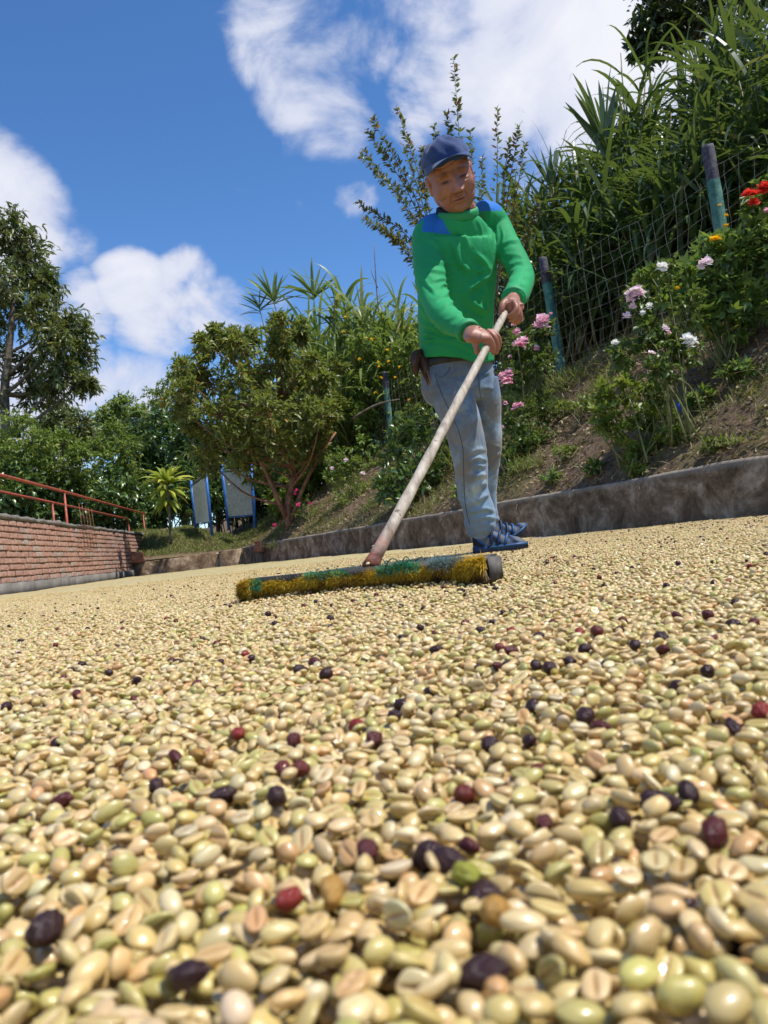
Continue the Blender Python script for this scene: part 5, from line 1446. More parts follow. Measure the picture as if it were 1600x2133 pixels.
# head: dark board with block edge, along the ground
A = P(524, 1208, 1.62); B = P(1026, 1160, 1.36)
A.z, B.z = 0.040, 0.043
D = (B - A).normalized(); L = (B - A).length
Nf = Vector((D.y, -D.x, 0)).normalized()            # towards the camera
if Nf.y > 0: Nf = -Nf
Rb = np.array([[D.x, Nf.x, 0], [D.y, Nf.y, 0], [0, 0, 1.0]])
m_board = simple('black_broom_board', (0.02, 0.02, 0.021, 1), (0.07, 0.066, 0.06, 1), 25, 0.6, 0.4, 60, 0.004)
m_endb = simple('dusty_broom_end', (0.06, 0.056, 0.052, 1), (0.15, 0.14, 0.13, 1), 30, 0.95, 0.4, 80, 0.004)
mid = (A + B) / 2
bm = bmesh.new(); bmesh.ops.create_cube(bm, size=1)
for v in bm.verts: v.co = Vector((v.co.x * (L + 0.004), v.co.y * 0.062, v.co.z * 0.016))
bmesh.ops.bevel(bm, geom=bm.edges[:], offset=0.004, segments=2, affect='EDGES')
for v in bm.verts: v.co = mid + Vector(Rb @ np.array(v.co)) + Vector((0, 0, -0.004))
me = bpy.data.meshes.new('board'); bm.to_mesh(me); bm.free(); link('board', me, m_board, broom, True)
bm = bmesh.new(); bmesh.ops.create_cube(bm, size=1)
for v in bm.verts: v.co = Vector((v.co.x * 0.006, v.co.y * 0.060, v.co.z * 0.042))
bmesh.ops.bevel(bm, geom=bm.edges[:], offset=0.0025, segments=2, affect='EDGES')
for v in bm.verts: v.co = B + D * 0.003 + Vector(Rb @ np.array(v.co)) + Vector((0, 0, -0.022))
me = bpy.data.meshes.new('end_plate'); bm.to_mesh(me); bm.free(); link('end_plate', me, m_endb, broom, True)
# socket where the handle enters
mb = MB(); hd = np.array(HDIR); h0 = np.array(tuple(H0))
mb.tube([h0 - hd * 0.012, h0 + hd * 0.004, h0 + hd * 0.022], [0.0165, 0.0158, 0.0138], 14); link('socket', mb.mesh('socket', True), m_hand, broom)
# bristles: splayed tufts, yellow with green and grey frayed patches
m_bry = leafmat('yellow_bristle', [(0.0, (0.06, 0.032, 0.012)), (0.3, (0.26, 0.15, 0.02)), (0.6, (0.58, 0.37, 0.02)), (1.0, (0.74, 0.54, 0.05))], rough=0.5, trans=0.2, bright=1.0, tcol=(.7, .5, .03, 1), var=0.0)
m_brg = leafmat('green_bristle', [(0.0, (0.01, 0.10, 0.06)), (1.0, (0.04, 0.34, 0.20))], rough=0.5, trans=0.2, bright=1.0, tcol=(.05, .4, .2, 1), var=0.0)
m_brt = leafmat('blue_grey_bristle', [(0.0, (0.07, 0.15, 0.17)), (1.0, (0.25, 0.36, 0.36))], rough=0.5, trans=0.2, bright=1.0, tcol=(.2, .3, .3, 1), var=0.0)
Dn, Nn = np.array(D), np.array(Nf)
A_ = np.array(tuple(A))
t = NT('matted_fibre_core')
c = t.ramp(t.noise(38, 6, 0.7), [(0.35, (0.035, 0.022, 0.010)), (0.5, (0.22, 0.13, 0.02)), (0.65, (0.50, 0.33, 0.025))])
t.set(Base_Color=c, Roughness=0.9); t.bump(t.noise(160, 6, 0.8), 1.0, 0.006); m_core = t.m
def loaf(u, a):
    """point on the bristle block: u along the head, a 0 (front top) .. 1 (front bottom) .. 2 (back bottom) .. 3 (back top)"""
    wob = 0.0035 * np.sin(u * 19 + 1) + 0.0025 * np.sin(u * 47)
    prof_v = np.interp(a, [0, 0.25, 0.6, 1.0, 2.0, 3.0], [0.026, 0.032, 0.034, 0.024, -0.024, -0.024]) + wob
    prof_z = np.interp(a, [0, 0.25, 0.6, 1.0, 2.0, 3.0], [-0.004, -0.008, -0.020, -0.038, -0.038, -0.006]) + 0.5 * wob
    return A_ + Dn * (np.asarray(u) * L)[..., None] + Nn * prof_v[..., None] + np.array([0, 0, 1.0]) * prof_z[..., None]
uu = np.linspace(0.0, 0.995, 90); aa = np.array([0, .15, .3, .45, .6, .8, 1.0, 1.5, 2.0, 3.0])
U_, A2 = np.meshgrid(uu, aa, indexing='ij'); V = loaf(U_, A2).reshape(-1, 3)
idx = np.arange(U_.size).reshape(U_.shape); nx_ = np.roll(idx, -1, 1)
mb = MB(); mb.add(V, [np.stack([idx[:-1], nx_[:-1], nx_[1:], idx[1:]], -1).reshape(-1, 4), idx[0][None], idx[-1][::-1][None]])
link('bristle_block', mb.mesh('bristle_block', True), m_core, broom)
def fuzz(n, u0, u1, a0, a1, mat, name, len_, wide=0.0011, wild=0.55, up=0.0, tone=0.0):
    mb = MB(); u = rng.uniform(u0, u1, n); a = rng.uniform(a0, a1, n)
    p = loaf(u, a)
    d = Nn[None] * np.interp(a, [0, .3, 1], [.35, .8, .6])[:, None] + np.array([0, 0, 1.0])[None] * (np.interp(a, [0, .3, .7, 1], [.12, -.3, -.8, -1.0]) + up)[:, None] + rng.normal(0, wild, (n, 3)) + Dn[None] * (.35 * np.sin(u * 31))[:, None]
    d += Dn[None] * (np.where(u < 0.04, -0.8, 0))[:, None]
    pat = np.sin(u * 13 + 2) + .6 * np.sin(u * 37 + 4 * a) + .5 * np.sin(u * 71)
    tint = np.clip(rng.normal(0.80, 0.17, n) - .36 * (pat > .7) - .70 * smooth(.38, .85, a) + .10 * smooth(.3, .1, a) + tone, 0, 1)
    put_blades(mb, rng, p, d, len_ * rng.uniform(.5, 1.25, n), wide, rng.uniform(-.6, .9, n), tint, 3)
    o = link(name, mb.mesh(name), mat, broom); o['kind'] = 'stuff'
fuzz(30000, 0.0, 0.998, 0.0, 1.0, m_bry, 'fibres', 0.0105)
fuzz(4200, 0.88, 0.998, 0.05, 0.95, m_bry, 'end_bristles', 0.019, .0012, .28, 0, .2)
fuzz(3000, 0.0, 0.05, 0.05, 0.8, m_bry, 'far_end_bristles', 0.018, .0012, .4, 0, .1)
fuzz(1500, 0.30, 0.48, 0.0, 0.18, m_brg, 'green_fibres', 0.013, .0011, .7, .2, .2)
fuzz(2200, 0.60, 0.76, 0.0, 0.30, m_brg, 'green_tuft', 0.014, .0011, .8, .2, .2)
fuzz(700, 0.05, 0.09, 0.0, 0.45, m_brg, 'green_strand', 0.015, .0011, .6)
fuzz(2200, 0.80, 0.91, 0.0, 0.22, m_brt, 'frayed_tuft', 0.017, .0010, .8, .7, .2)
# stray green string looped along the head
for k in range(4):
    u0 = rng.uniform(0.28, 0.74); mb = MB()
    pp = [np.array(tuple(A)) + Dn * ((u0 + q * 0.02) * L) + Nn * (0.034 + 0.012 * rng.random()) + np.array([0, 0, 0.004 + rng.normal(0, 0.008)]) for q in range(6)]
    mb.tube(catmull(pp, 20), 0.0011, 4); link('string', mb.mesh('string'), m_brg, broom)
# beans caught on top of the broom and on the handle foot
cb = []
for u, v, z in [(0.14, .4, 0), (0.22, .6, 0), (0.32, .5, 0), (0.37, .7, 0), (0.62, .6, .001), (0.66, .2, 0), (0.70, .7, 0), (0.74, .5, .001), (0.79, .6, 0), (0.83, .3, 0), (0.60, -.2, 0), (0.48, .8, 0), (0.54, .7, 0)]:
    p = np.array(tuple(A)) + Dn * (u * L) + Nn * (v * 0.020 - 0.004) + np.array([0, 0, 0.0105 + z]); cb.append(p)
for q, (px, py) in enumerate([(778, 1138), (776, 1147), (772, 1155)]):
    cb.append(np.array(tuple(P(px, py, 1.49 + (1172 - py) * 0.0019 - 0.012))) )
for j, p in enumerate(cb):
    o = bpy.data.objects.new('coffee_bean', NEAR[j % 5]); COL.objects.link(o)
    o.location = p; o.rotation_euler = (rng.normal(0, .3), rng.normal(0, .3), rng.uniform(0, 6)); o.scale = (0.0044, 0.0033, 0.0024); o['col'] = [0.62, 0.52, 0.26]
    if j < 13: tag(o, 'pale coffee bean lying on top of the broom head', 'coffee bean', 'beans caught on the broom head')
    else: tag(o, 'pale coffee bean stuck to the foot of the broom handle', 'coffee bean', 'beans stuck on the broom handle')
# ================================================================== THE MAN
rng = np.random.default_rng(99)
FACE = Vector((0.30, -0.95, 0)).normalized()          # chest direction
SIDE = Vector((-FACE.y, FACE.x, 0))                   # his left = to the right in view
if SIDE.x < 0: SIDE = -SIDE

def loft(mb, pts, ra, rb, side, seg=24, n=None, k=2.0):
    """tube with elliptical rings; ra along side, rb across it; k = superellipse power"""
    pts = np.asarray([tuple(p) for p in pts], float); m = len(pts)
    ra = np.asarray(ra, float) * np.ones(m); rb = np.asarray(rb, float) * np.ones(m)
    n = n or m * 4
    tt = np.linspace(0, m - 1, n)
    c = catmull(pts, n); a_ = np.interp(tt, range(m), ra); b_ = np.interp(tt, range(m), rb)
    tg = unit(np.gradient(c, axis=0))
    s = np.asarray(tuple(side), float)[None]
    A_ = unit(s - tg * np.sum(s * tg, 1)[:, None]); B_ = np.cross(tg, A_)
    th = np.linspace(0, 2 * math.pi, seg, endpoint=False)
    ct = np.sign(np.cos(th)) * np.abs(np.cos(th)) ** (2 / k); st_ = np.sign(np.sin(th)) * np.abs(np.sin(th)) ** (2 / k)
    V = c[:, None] + A_[:, None] * (a_[:, None, None] * ct[None, :, None]) + B_[:, None] * (b_[:, None, None] * st_[None, :, None])
    idx = np.arange(n * seg).reshape(n, seg); nx_ = np.roll(idx, -1, 1)
    q = np.stack([idx[:-1], nx_[:-1], nx_[1:], idx[1:]], -1).reshape(-1, 4)
    mb.add(V.reshape(-1, 3), [q, idx[0][::-1][None], idx[-1][None]])
def ball(mb, c, r, R=None, seg=20):
    r = np.broadcast_to(np.asarray(r, float), (3,))
    u = np.linspace(0, 2 * math.pi, seg, endpoint=False); v = np.linspace(-math.pi / 2, math.pi / 2, seg // 2 + 1)[1:-1]
    U, W = np.meshgrid(u, v)
    p = np.stack([np.cos(W) * np.cos(U), np.cos(W) * np.sin(U), np.sin(W)], -1).reshape(-1, 3)
    p = np.vstack([p, [[0, 0, -1]], [[0, 0, 1]]]) * r
    if R is not None: p = p @ np.asarray(R).T
    rows = len(v); idx = np.arange(rows * seg).reshape(rows, seg); nx_ = np.roll(idx, -1, 1)
    mb.add(p + np.asarray(tuple(c)), [np.stack([idx[:-1], nx_[:-1], nx_[1:], idx[1:]], -1).reshape(-1, 4), np.stack([nx_[0], idx[0], np.full(seg, rows * seg)], -1), np.stack([idx[-1], nx_[-1], np.full(seg, rows * seg + 1)], -1)])
def chain(mb, pts, rad, seg=12):
    """rounded limb: tube with ball ends"""
    pts = [np.array(tuple(p)) for p in pts]
    n = len(pts) * 4; c = catmull(pts, n); r = np.interp(np.linspace(0, len(pts) - 1, n), range(len(pts)), rad)
    mb.tube(c, r, seg); ball(mb, c[-1], r[-1], seg=12); ball(mb, c[0], r[0], seg=12)
def fuse(mb, voxel, smooth_it=4, name='m'):
    """one continuous surface out of overlapping solids"""
    me = mb.mesh(name); o = bpy.data.objects.new('tmp', me); COL.objects.link(o)
    md = o.modifiers.new('r', 'REMESH'); md.mode = 'VOXEL'; md.voxel_size = voxel; md.adaptivity = 0
    if smooth_it:
        sm = o.modifiers.new('s', 'SMOOTH'); sm.factor = 0.5; sm.iterations = smooth_it
    dg = bpy.context.evaluated_depsgraph_get()
    out = bpy.data.meshes.new_from_object(o.evaluated_get(dg)); bpy.data.objects.remove(o)
    out.polygons.foreach_set('use_smooth', np.ones(len(out.polygons), dtype=bool))
    return out
def get_co(me):
    a = np.zeros(len(me.vertices) * 3, np.float32); me.vertices.foreach_get('co', a); return a.reshape(-1, 3).astype(float)
def get_no(me):
    a = np.zeros(len(me.vertices) * 3, np.float32); me.vertices.foreach_get('normal', a); return a.reshape(-1, 3).astype(float)
def set_co(me, co): me.vertices.foreach_set('co', co.astype(np.float32).ravel()); me.update()
def set_attr(me, name, v):
    a = me.attributes.new(name, 'FLOAT', 'POINT'); a.data.foreach_set('value', np.asarray(v, np.float32))
def nz(co, scale, seed=0.0, octs=3):
    return np.array([mnoise.fractal(Vector((p[0] * scale + seed, p[1] * scale - seed, p[2] * scale + seed * 0.7)), 0.8, 2.0, octs) for p in co])
def ridge(x, sharp=2.0): return 1 - np.abs(np.sin(x)) ** (1 / sharp) * 1.0

# ---- joints (from the photograph, at their own distances)
pel = P(952, 770, 3.12); waist = P(950, 700, 3.07); chest = P(952, 570, 2.98); upch = P(955, 490, 2.93); neckb = P(958, 440, 2.90)
shR, elR, wrR = P(893, 500, 2.92), P(906, 620, 2.735), P(978, 694, 2.51)
shL, elL, wrL = P(1034, 474, 3.00), P(1086, 570, 2.86), P(1069, 624, 2.56)
HC = P(938, 369, 2.80)                                 # head centre between the ears at eye level
# head axes: looks down towards the broom
ef = Vector((0.035, -0.88, -0.46)).normalized()
ex = Vector((1, 0.12, 0.0)); ex = (ex - ef * ex.dot(ef)).normalized()
ez = ex.cross(ef) * -1.0
if ez.z < 0: ez = -ez
rollh = math.radians(-17)
qx = Matrix.Rotation(rollh, 3, ef)
ex = qx @ ex; ez = qx @ ez
if pxy(HC + ex * 0.05)[1] > pxy(HC - ex * 0.05)[1]:     # right side of the face must sit higher
    qx = Matrix.Rotation(-2 * rollh, 3, ef); ex = qx @ ex; ez = qx @ ez
HS = 1.07
HR = np.array([[ex.x, ef.x, ez.x], [ex.y, ef.y, ez.y], [ex.z, ef.z, ez.z]])
def hl(x, f, z): return HC + (ex * x + ef * f + ez * z) * HS

# ---- body: one surface for head, neck, trunk, arms, hands and legs
mb = MB()
def hball(x, f, z, rx, rf, rz): ball(mb, hl(x, f, z), np.array([rx, rf, rz]) * HS, HR, 28)
hball(0, -0.012, 0.035, .077, .096, .094)             # skull
hball(0, 0.020, -0.015, .073, .068, .086)             # face
hball(0, 0.024, -0.060, .064, .054, .060)             # jaw
hball(0, 0.046, -0.092, .034, .026, .024)             # chin
hball(.038, .042, -.032, .032, .030, .036); hball(-.038, .042, -.032, .032, .030, .036)   # cheeks
hball(0, .062, .030, .046, .020, .022)                # brow
for s in (-1, 1):
    hball(s * .076, -.014, -.004, .009, .017, .031); hball(s * .081, -.021, .006, .007, .013, .020); hball(s * .075, -.008, -.028, .008, .010, .012); hball(s * .056, -.005, -.035, .019, .040, .050)   # ears
loft(mb, [hl(0, -.025, -.02), hl(0, -.03, -.08), neckb.lerp(hl(0, -.03, -.09), .4), neckb, upch], [.052, .056, .060, .064, .05], [.055, .056, .058, .060, .05], SIDE)
loft(mb, [neckb, upch, chest, waist, pel], [.06, .12, .125, .115, .12], [.06, .07, .08, .075, .08], SIDE)
chain(mb, [upch, shR, elR, wrR], [.05, .042, .036, .025]); chain(mb, [upch, shL, elL, wrL], [.05, .042, .036, .025])
anR, anL = P(998, 1118, 3.21), P(1016, 1100, 3.39)
knR, knL = P(976, 935, 3.08), P(1016, 925, 3.25)
hpR, hpL = P(925, 800, 3.08), P(1000, 800, 3.18)
chain(mb, [pel, hpR, knR, anR], [.08, .058, .042, .032]); chain(mb, [pel, hpL, knL, anL], [.08, .05, .036, .028])
# hands: joints traced on the handle
def hy(py):
    """distance of the handle where it crosses photo row py"""
    lo, hi = 0.0, 1.0
    for _ in range(40):
        m_ = (lo + hi) / 2
        if pxy(H0.lerp(H1, m_))[1] > py: lo = m_
        else: hi = m_
    return H0.lerp(H1, lo).y
Yr, Yl = hy(715), hy(650)
def fing(joints, rad, Y): chain(mb, [P(x, y, Y + dy) for x, y, dy in joints], rad, 12)
fr_ = [.0090, .0086, .0078, .0070]
# lower hand (his right): palm over the handle, fingers hooked across it
loft(mb, [wrR, P(985, 696, Yr + .0), P(999, 698, Yr - .018), P(1012, 697, Yr - .016)], [.027, .030, .036, .034], [.020, .019, .017, .014], HDIR, 18)
fing([(996, 701, -.018), (1007, 706, -.034), (1015, 717, -.030), (1020, 729, -.022)], fr_, Yr)
fing([(1008, 694, -.016), (1019, 703, -.032), (1027, 718, -.026), (1028, 736, -.014)], fr_, Yr)
fing([(1018, 690, -.008), (1030, 701, -.020), (1036, 717, -.014), (1035, 734, -.004)], [.0084, .0080, .0074, .0066], Yr)
fing([(1024, 690, .004), (1036, 699, -.004), (1041, 713, .004), (1039, 726, .010)], [.0082, .008, .0074, .0066], Yr)
fing([(978, 702, -.004), (987, 709, -.018), (992, 721, -.022), (994, 733, -.018)], [.0115, .0110, .0098, .0084], Yr)
# upper hand (his left): closed round the end of the handle
loft(mb, [wrL, P(1068, 631, Yl + .004), P(1071, 642, Yl - .002), P(1073, 650, Yl + .002)], [.024, .030, .034, .030], [.020, .020, .018, .016], Vector((1, 0.1, -0.5)), 18)
fing([(1070, 629, -.020), (1076, 640, -.036), (1070, 652, -.036), (1060, 659, -.026)], fr_, Yl)
fing([(1076, 634, -.012), (1081, 648, -.028), (1075, 661, -.028), (1064, 667, -.018)], fr_, Yl)
fing([(1080, 640, -.002), (1084, 655, -.016), (1079, 667, -.014), (1069, 671, -.006)], [.0084, .0080, .0074, .0066], Yl)
fing([(1082, 647, .010), (1085, 661, .002), (1081, 670, .004), (1074, 673, .008)], [.0082, .008, .0074, .0066], Yl)
fing([(1056, 626, .000), (1048, 634, -.016), (1045, 644, -.022), (1044, 652, -.020)], [.0125, .0118, .0105, .0088], Yl)
body = fuse(mb, 0.0024, 1, 'person')
co = get_co(body)
# ---- face relief in head coordinates
loc = (co - np.array(tuple(HC))) @ HR / HS
x, f, z = loc.T
inhead = (np.abs(x) < 0.07) & (f > 0.0) & (z > -0.125) & (z < 0.10) & (np.linalg.norm(loc, axis=1) < 0.16)
g2 = lambda cx, cz, sx, sz: np.exp(-((x - cx) / sx) ** 2 - ((z - cz) / sz) ** 2)
dz_ = np.zeros(len(co))
ax_ = np.abs(x)
g2a = lambda cx, cz, sx, sz: np.exp(-((ax_ - cx) / sx) ** 2 - ((z - cz) / sz) ** 2)
dz_ += -.016 * g2a(.031, .001, .019, .012)             # eye sockets
dz_ += .006 * g2a(.031, -.001, .012, .007)             # eyeballs under the lids
dz_ += -.0022 * g2a(.031, -.0035, .014, .0020)         # lid line
dz_ += .007 * g2a(.030, .019, .020, .006)              # brow ridge
nose = np.interp(z, [-.052, -.044, -.034, -.01, .012, .03], [0, .026, .028, .017, .008, 0]); sw = np.interp(z, [-.05, -.036, .0, .02], [.015, .014, .009, .009])
dz_ += nose * np.exp(-(x / sw) ** 2)
dz_ += .011 * g2a(.0155, -.041, .0065, .007)           # nostril wings
dz_ += -.006 * g2a(.007, -.0495, .004, .003)
dz_ += .0045 * g2(0, -.065, .022, .0050) + .0055 * g2(0, -.0775, .019, .0058)
dz_ += -.0050 * g2(0, -.0710, .025, .0020)             # mouth line
dz_ += -.003 * g2(0, -.089, .018, .006)
crs = ax_ - np.interp(z, [-.085, -.04], [.036, .020])
dz_ += -.0040 * np.exp(-(crs / .004) ** 2) * smooth(-.088, -.075, z) * smooth(-.036, -.046, z)   # folds beside the mouth
dz_ += -.0015 * np.exp(-((z - .046 - .004 * np.sin(x * 60)) / .002) ** 2) - .0012 * np.exp(-((z - .057) / .002) ** 2)
dz_ += -.003 * g2(.006, .018, .0025, .008) - .003 * g2(-.006, .018, .0025, .008)
dz_ += -.0022 * g2a(.034, -.0165, .014, .0025) + .0016 * g2a(.034, -.012, .013, .003)   # bags under the eyes
dz_ *= 1.25
fw_ = smooth(0.01, 0.04, f) * inhead
co = co + (np.array(tuple(ef)) * HS)[None] * (dz_ * fw_)[:, None]
# ears: hollow
earm = (ax_ > .074) & (np.abs(z) < .035)
co = co + np.sign(x)[:, None] * np.array(tuple(ex))[None] * (-.006 * np.exp(-((f + .014) / .008) ** 2 - ((z + .002) / .015) ** 2) * earm)[:, None]
set_co(body, co)
nost = np.clip(g2a(.0075, -.0495, .0040, .0026) * 1.2, 0, 1) * fw_
hair_and_shade = np.clip(g2a(.032, .0195, .017, .0045) * 1.4, 0, 1) * fw_
eye = np.clip(g2a(.031, -.0040, .0105, .0030) * 1.8, 0, 1) * fw_
lips = np.clip(g2(0, -.071, .021, .0085), 0, 1) * fw_
mline = np.clip(g2(0, -.071, .022, .0018), 0, 1) * fw_
stub = np.clip(g2(0, -.058, .026, .007) * .7 + g2(0, -.100, .04, .018), 0, 1) * fw_
set_attr(body, 'hair_and_shade', np.clip(hair_and_shade * .55 + mline * .75 + eye * .95 + nost * .8, 0, 1)); set_attr(body, 'lips', lips); set_attr(body, 'stub', stub)  # brow hair and eyes, plus recess shade painted into nostrils and mouth line
hairc = (f < -0.005) & (z > -.05) & (np.linalg.norm(loc, axis=1) < .14) & (ax_ < .0775)
set_attr(body, 'scalp', hairc.astype(float))
t = NT('tanned_skin')
n1 = t.noise(60, 5, 0.6); n2 = t.noise(14, 3)
c = t.ramp(n2, [(0.35, (0.28, 0.115, 0.072)), (0.65, (0.39, 0.175, 0.115))])
c = t.mix(t.math('MULTIPLY', t.attr('lips'), 0.55), c, (0.34, 0.10, 0.075, 1))
c = t.mix(t.math('MULTIPLY', t.attr('stub'), 0.22), c, (0.12, 0.075, 0.06, 1))
c = t.mix(t.attr('hair_and_shade'), c, (0.035, 0.018, 0.012, 1))
c = t.mix(t.attr('scalp'), c, (0.02, 0.014, 0.012, 1))
t.set(Base_Color=c, Roughness=0.46, Specular_IOR_Level=0.45, Subsurface_Weight=0.12, Subsurface_Radius=(0.012, 0.005, 0.003))
t.b.inputs['Subsurface Scale'].default_value = 0.5
c0 = t.mix(t.math('MULTIPLY', t.ramp(n1, [(0.45, (0, 0, 0)), (0.7, (1, 1, 1))]), 0.3), c, (0.22, 0.07, 0.05, 1)); t.set(Base_Color=c0)
t.bump(t.math('ADD', t.noise(240, 4), t.math('MULTIPLY', n1, 1.2)), 0.3, 0.002); m_skin = t.m
person = bpy.data.objects.new('person', body); COL.objects.link(person); body.materials.append(m_skin)
tag(person, 'man in green long sleeved shirt, faded jeans and navy cap pushing the broom', 'person')

# ---- shirt
mb = MB()
loft(mb, [P(955, 765, 3.09), P(952, 735, 3.08), waist, P(950, 640, 3.02), chest, P(954, 520, 2.945), upch, P(956, 468, 2.905), P(956, 452, 2.895)], [.148, .150, .152, .153, .160, .160, .142, .106, .074], [.115, .118, .118, .118, .120, .112, .100, .082, .072], SIDE, 32, 60, 2.3)
loft(mb, [P(925, 470, 2.93), P(900, 482, 2.925), shR, P(893, 530, 2.875), P(897, 580, 2.80), elR + Vector((0, .01, 0)), P(925, 655, 2.655), P(950, 678, 2.585), wrR], [.055, .064, .067, .062, .057, .053, .048, .043, .038], [.054, .063, .066, .061, .056, .053, .048, .043, .037], SIDE, 24, 50)
loft(mb, [P(1000, 450, 2.95), P(1020, 455, 2.98), shL, P(1055, 510, 2.95), elL, P(1082, 598, 2.74), P(1074, 616, 2.63), wrL], [.060, .062, .058, .049, .047, .045, .042, .037], [.060, .062, .060, .052, .049, .046, .042, .037], SIDE, 24, 50)
shirt = fuse(mb, 0.0040, 5, 'shirt')
co = get_co(shirt); no = get_no(shirt)
pR = lambda a, b: (np.array(tuple(a)), np.array(tuple(b)))
def seg_t(co, a, b):
    a, b = pR(a, b); d = b - a; L2 = d @ d
    t_ = np.clip((co - a) @ d / L2, -.3, 1.3); dist = np.linalg.norm(co - (a + t_[:, None] * d), axis=1); return t_, dist
disp = np.zeros(len(co))
n_lo = nz(co, 5.0, 2.0, 2); n_hi = nz(co, 22.0, 5.0, 3)
px_, py_ = np.array([pxy(p) for p in co]).T
def strokes(lines, ox, oy, sc, px_, py_, facing):
    """fold ridges: (points, width px, height mm); each ridge has a hollow on its lower side"""
    out = np.zeros(len(px_))
    for pts, w, h in lines:
        q = catmull([(ox + a / sc, oy + b / sc, 0) for a, b in pts], 40)[:, :2]
        best = np.full(len(px_), 1e9); sgn = np.zeros(len(px_)); tt = np.zeros(len(px_))
        tg = unit(np.gradient(q, axis=0))
        bb = (px_ > q[:, 0].min() - 30) & (px_ < q[:, 0].max() + 30) & (py_ > q[:, 1].min() - 30) & (py_ < q[:, 1].max() + 30)
        ii = np.where(bb)[0]
        if len(ii) == 0: continue
        dx = px_[ii, None] - q[None, :, 0]; dy = py_[ii, None] - q[None, :, 1]
        d2 = dx * dx + dy * dy; k = d2.argmin(1); r = np.arange(len(ii))
        cr = tg[k, 0] * dy[r, k] - tg[k, 1] * dx[r, k]
        dd = np.sqrt(d2[r, k]); f_ = k / 39.0
        taper = np.clip(np.minimum(f_, 1 - f_) * 4 + .15, 0, 1)
        s_ = np.sign(cr) * dd
        out[ii] += h * .001 * taper * (np.exp(-(s_ / w) ** 2) - .75 * np.exp(-((s_ - 1.7 * w) / (1.2 * w)) ** 2))
    return out * facing
facing = smooth(-.1, .25, -(no[:, 1]))
SF = [([(1010, 660), (1015, 830), (1022, 1000)], 3.5, 5), ([(960, 690), (975, 820), (990, 950)], 3, 5), ([(920, 720), (945, 830), (960, 930)], 3, 4), ([(880, 740), (915, 830), (930, 900)], 3, 4), ([(1040, 760), (1060, 860), (1050, 960)], 3, 4),
      ([(690, 860), (735, 1050), (830, 1160)], 7, 9), ([(860, 990), (950, 1120), (905, 1240)], 6, 8), ([(770, 1300), (880, 1210), (965, 1130)], 7, 9), ([(740, 1250), (870, 1390), (945, 1430)], 7, 9), ([(720, 800), (790, 900), (810, 1000)], 6, 6), ([(930, 1180), (960, 1300), (945, 1420)], 5, 6), ([(830, 1090), (880, 1130), (970, 1100)], 5, 5),
      ([(500, 880), (590, 930), (665, 1000)], 5, 7), ([(450, 1000), (580, 1040), (690, 1060)], 4.5, 7), ([(500, 1100), (600, 1120), (690, 1110)], 4, 6), ([(530, 1200), (620, 1170), (695, 1150)], 4, 6), ([(520, 1260), (630, 1220), (700, 1195)], 4, 6), ([(550, 1330), (640, 1285), (730, 1270)], 4, 6), ([(590, 1400), (680, 1350), (770, 1340)], 4, 5), ([(630, 1480), (720, 1440), (810, 1430)], 4, 5), ([(670, 1540), (760, 1500), (850, 1490)], 3.5, 4), ([(480, 1160), (510, 1230), (560, 1290)], 4, 5),
      ([(1050, 930), (1110, 900), (1185, 900)], 4, 5), ([(1060, 1010), (1140, 990), (1210, 1010)], 4, 5), ([(1080, 1070), (1150, 1050), (1225, 1055)], 4, 6), ([(1085, 1125), (1160, 1100), (1250, 1105)], 4, 6), ([(1085, 1185), (1160, 1165), (1245, 1165)], 4, 6), ([(1085, 1240), (1150, 1225), (1225, 1235)], 3.5, 5), ([(1040, 1030), (1060, 1060), (1090, 1090)], 4, 5),
      ([(430, 1480), (560, 1555), (760, 1600)], 5, 6), ([(430, 1590), (600, 1635), (800, 1660)], 5, 6), ([(440, 1690), (640, 1665), (850, 1730)], 5, 6), ([(430, 1380), (500, 1450), (620, 1520)], 5, 5), ([(900, 1560), (960, 1620), (1010, 1640)], 4, 5)]
n_lo2 = nz(co, 8.0, 71.0, 2)
disp += strokes(SF, 750, 250, 3.556, px_ + 5 * n_lo, py_ + 6 * n_lo2, facing) * (0.45 + 0.85 * np.clip(n_lo2 + .25, 0, 1))
# bunching all round the sleeves, weaker, for the sides turned away
for (a, b, L_) in ((shR, elR, 0), (elR, wrR, 1), (shL, elL, 0), (elL, wrL, 1)):
    t_, dist = seg_t(co, a, b)
    w = smooth(.11, .06, dist) * smooth(-.15, .1, t_) * smooth(1.12, .98, t_) * (1 - facing)
    disp += w * .005 * (ridge(t_ * (Vector(b) - Vector(a)).length * 55 + n_lo * 4, 1.7) - .35)
disp += .0022 * n_lo + .0007 * n_hi
cutm = smooth(0.0, 0.02, seg_t(co, wrR, elR)[0]) * smooth(0.0, .02, seg_t(co, wrL, elL)[0])
co2 = co + no * (disp)[:, None]
hem = np.interp(px_, [860, 925, 961, 989, 1003, 1035], [744, 746, 753, 767, 771, 765])
hm = np.clip((py_ - 690) / 80.0, 0, 1.4)
co2[:, 2] -= hm * (hem - 772) * co[:, 1] / FPX
set_co(shirt, co2)
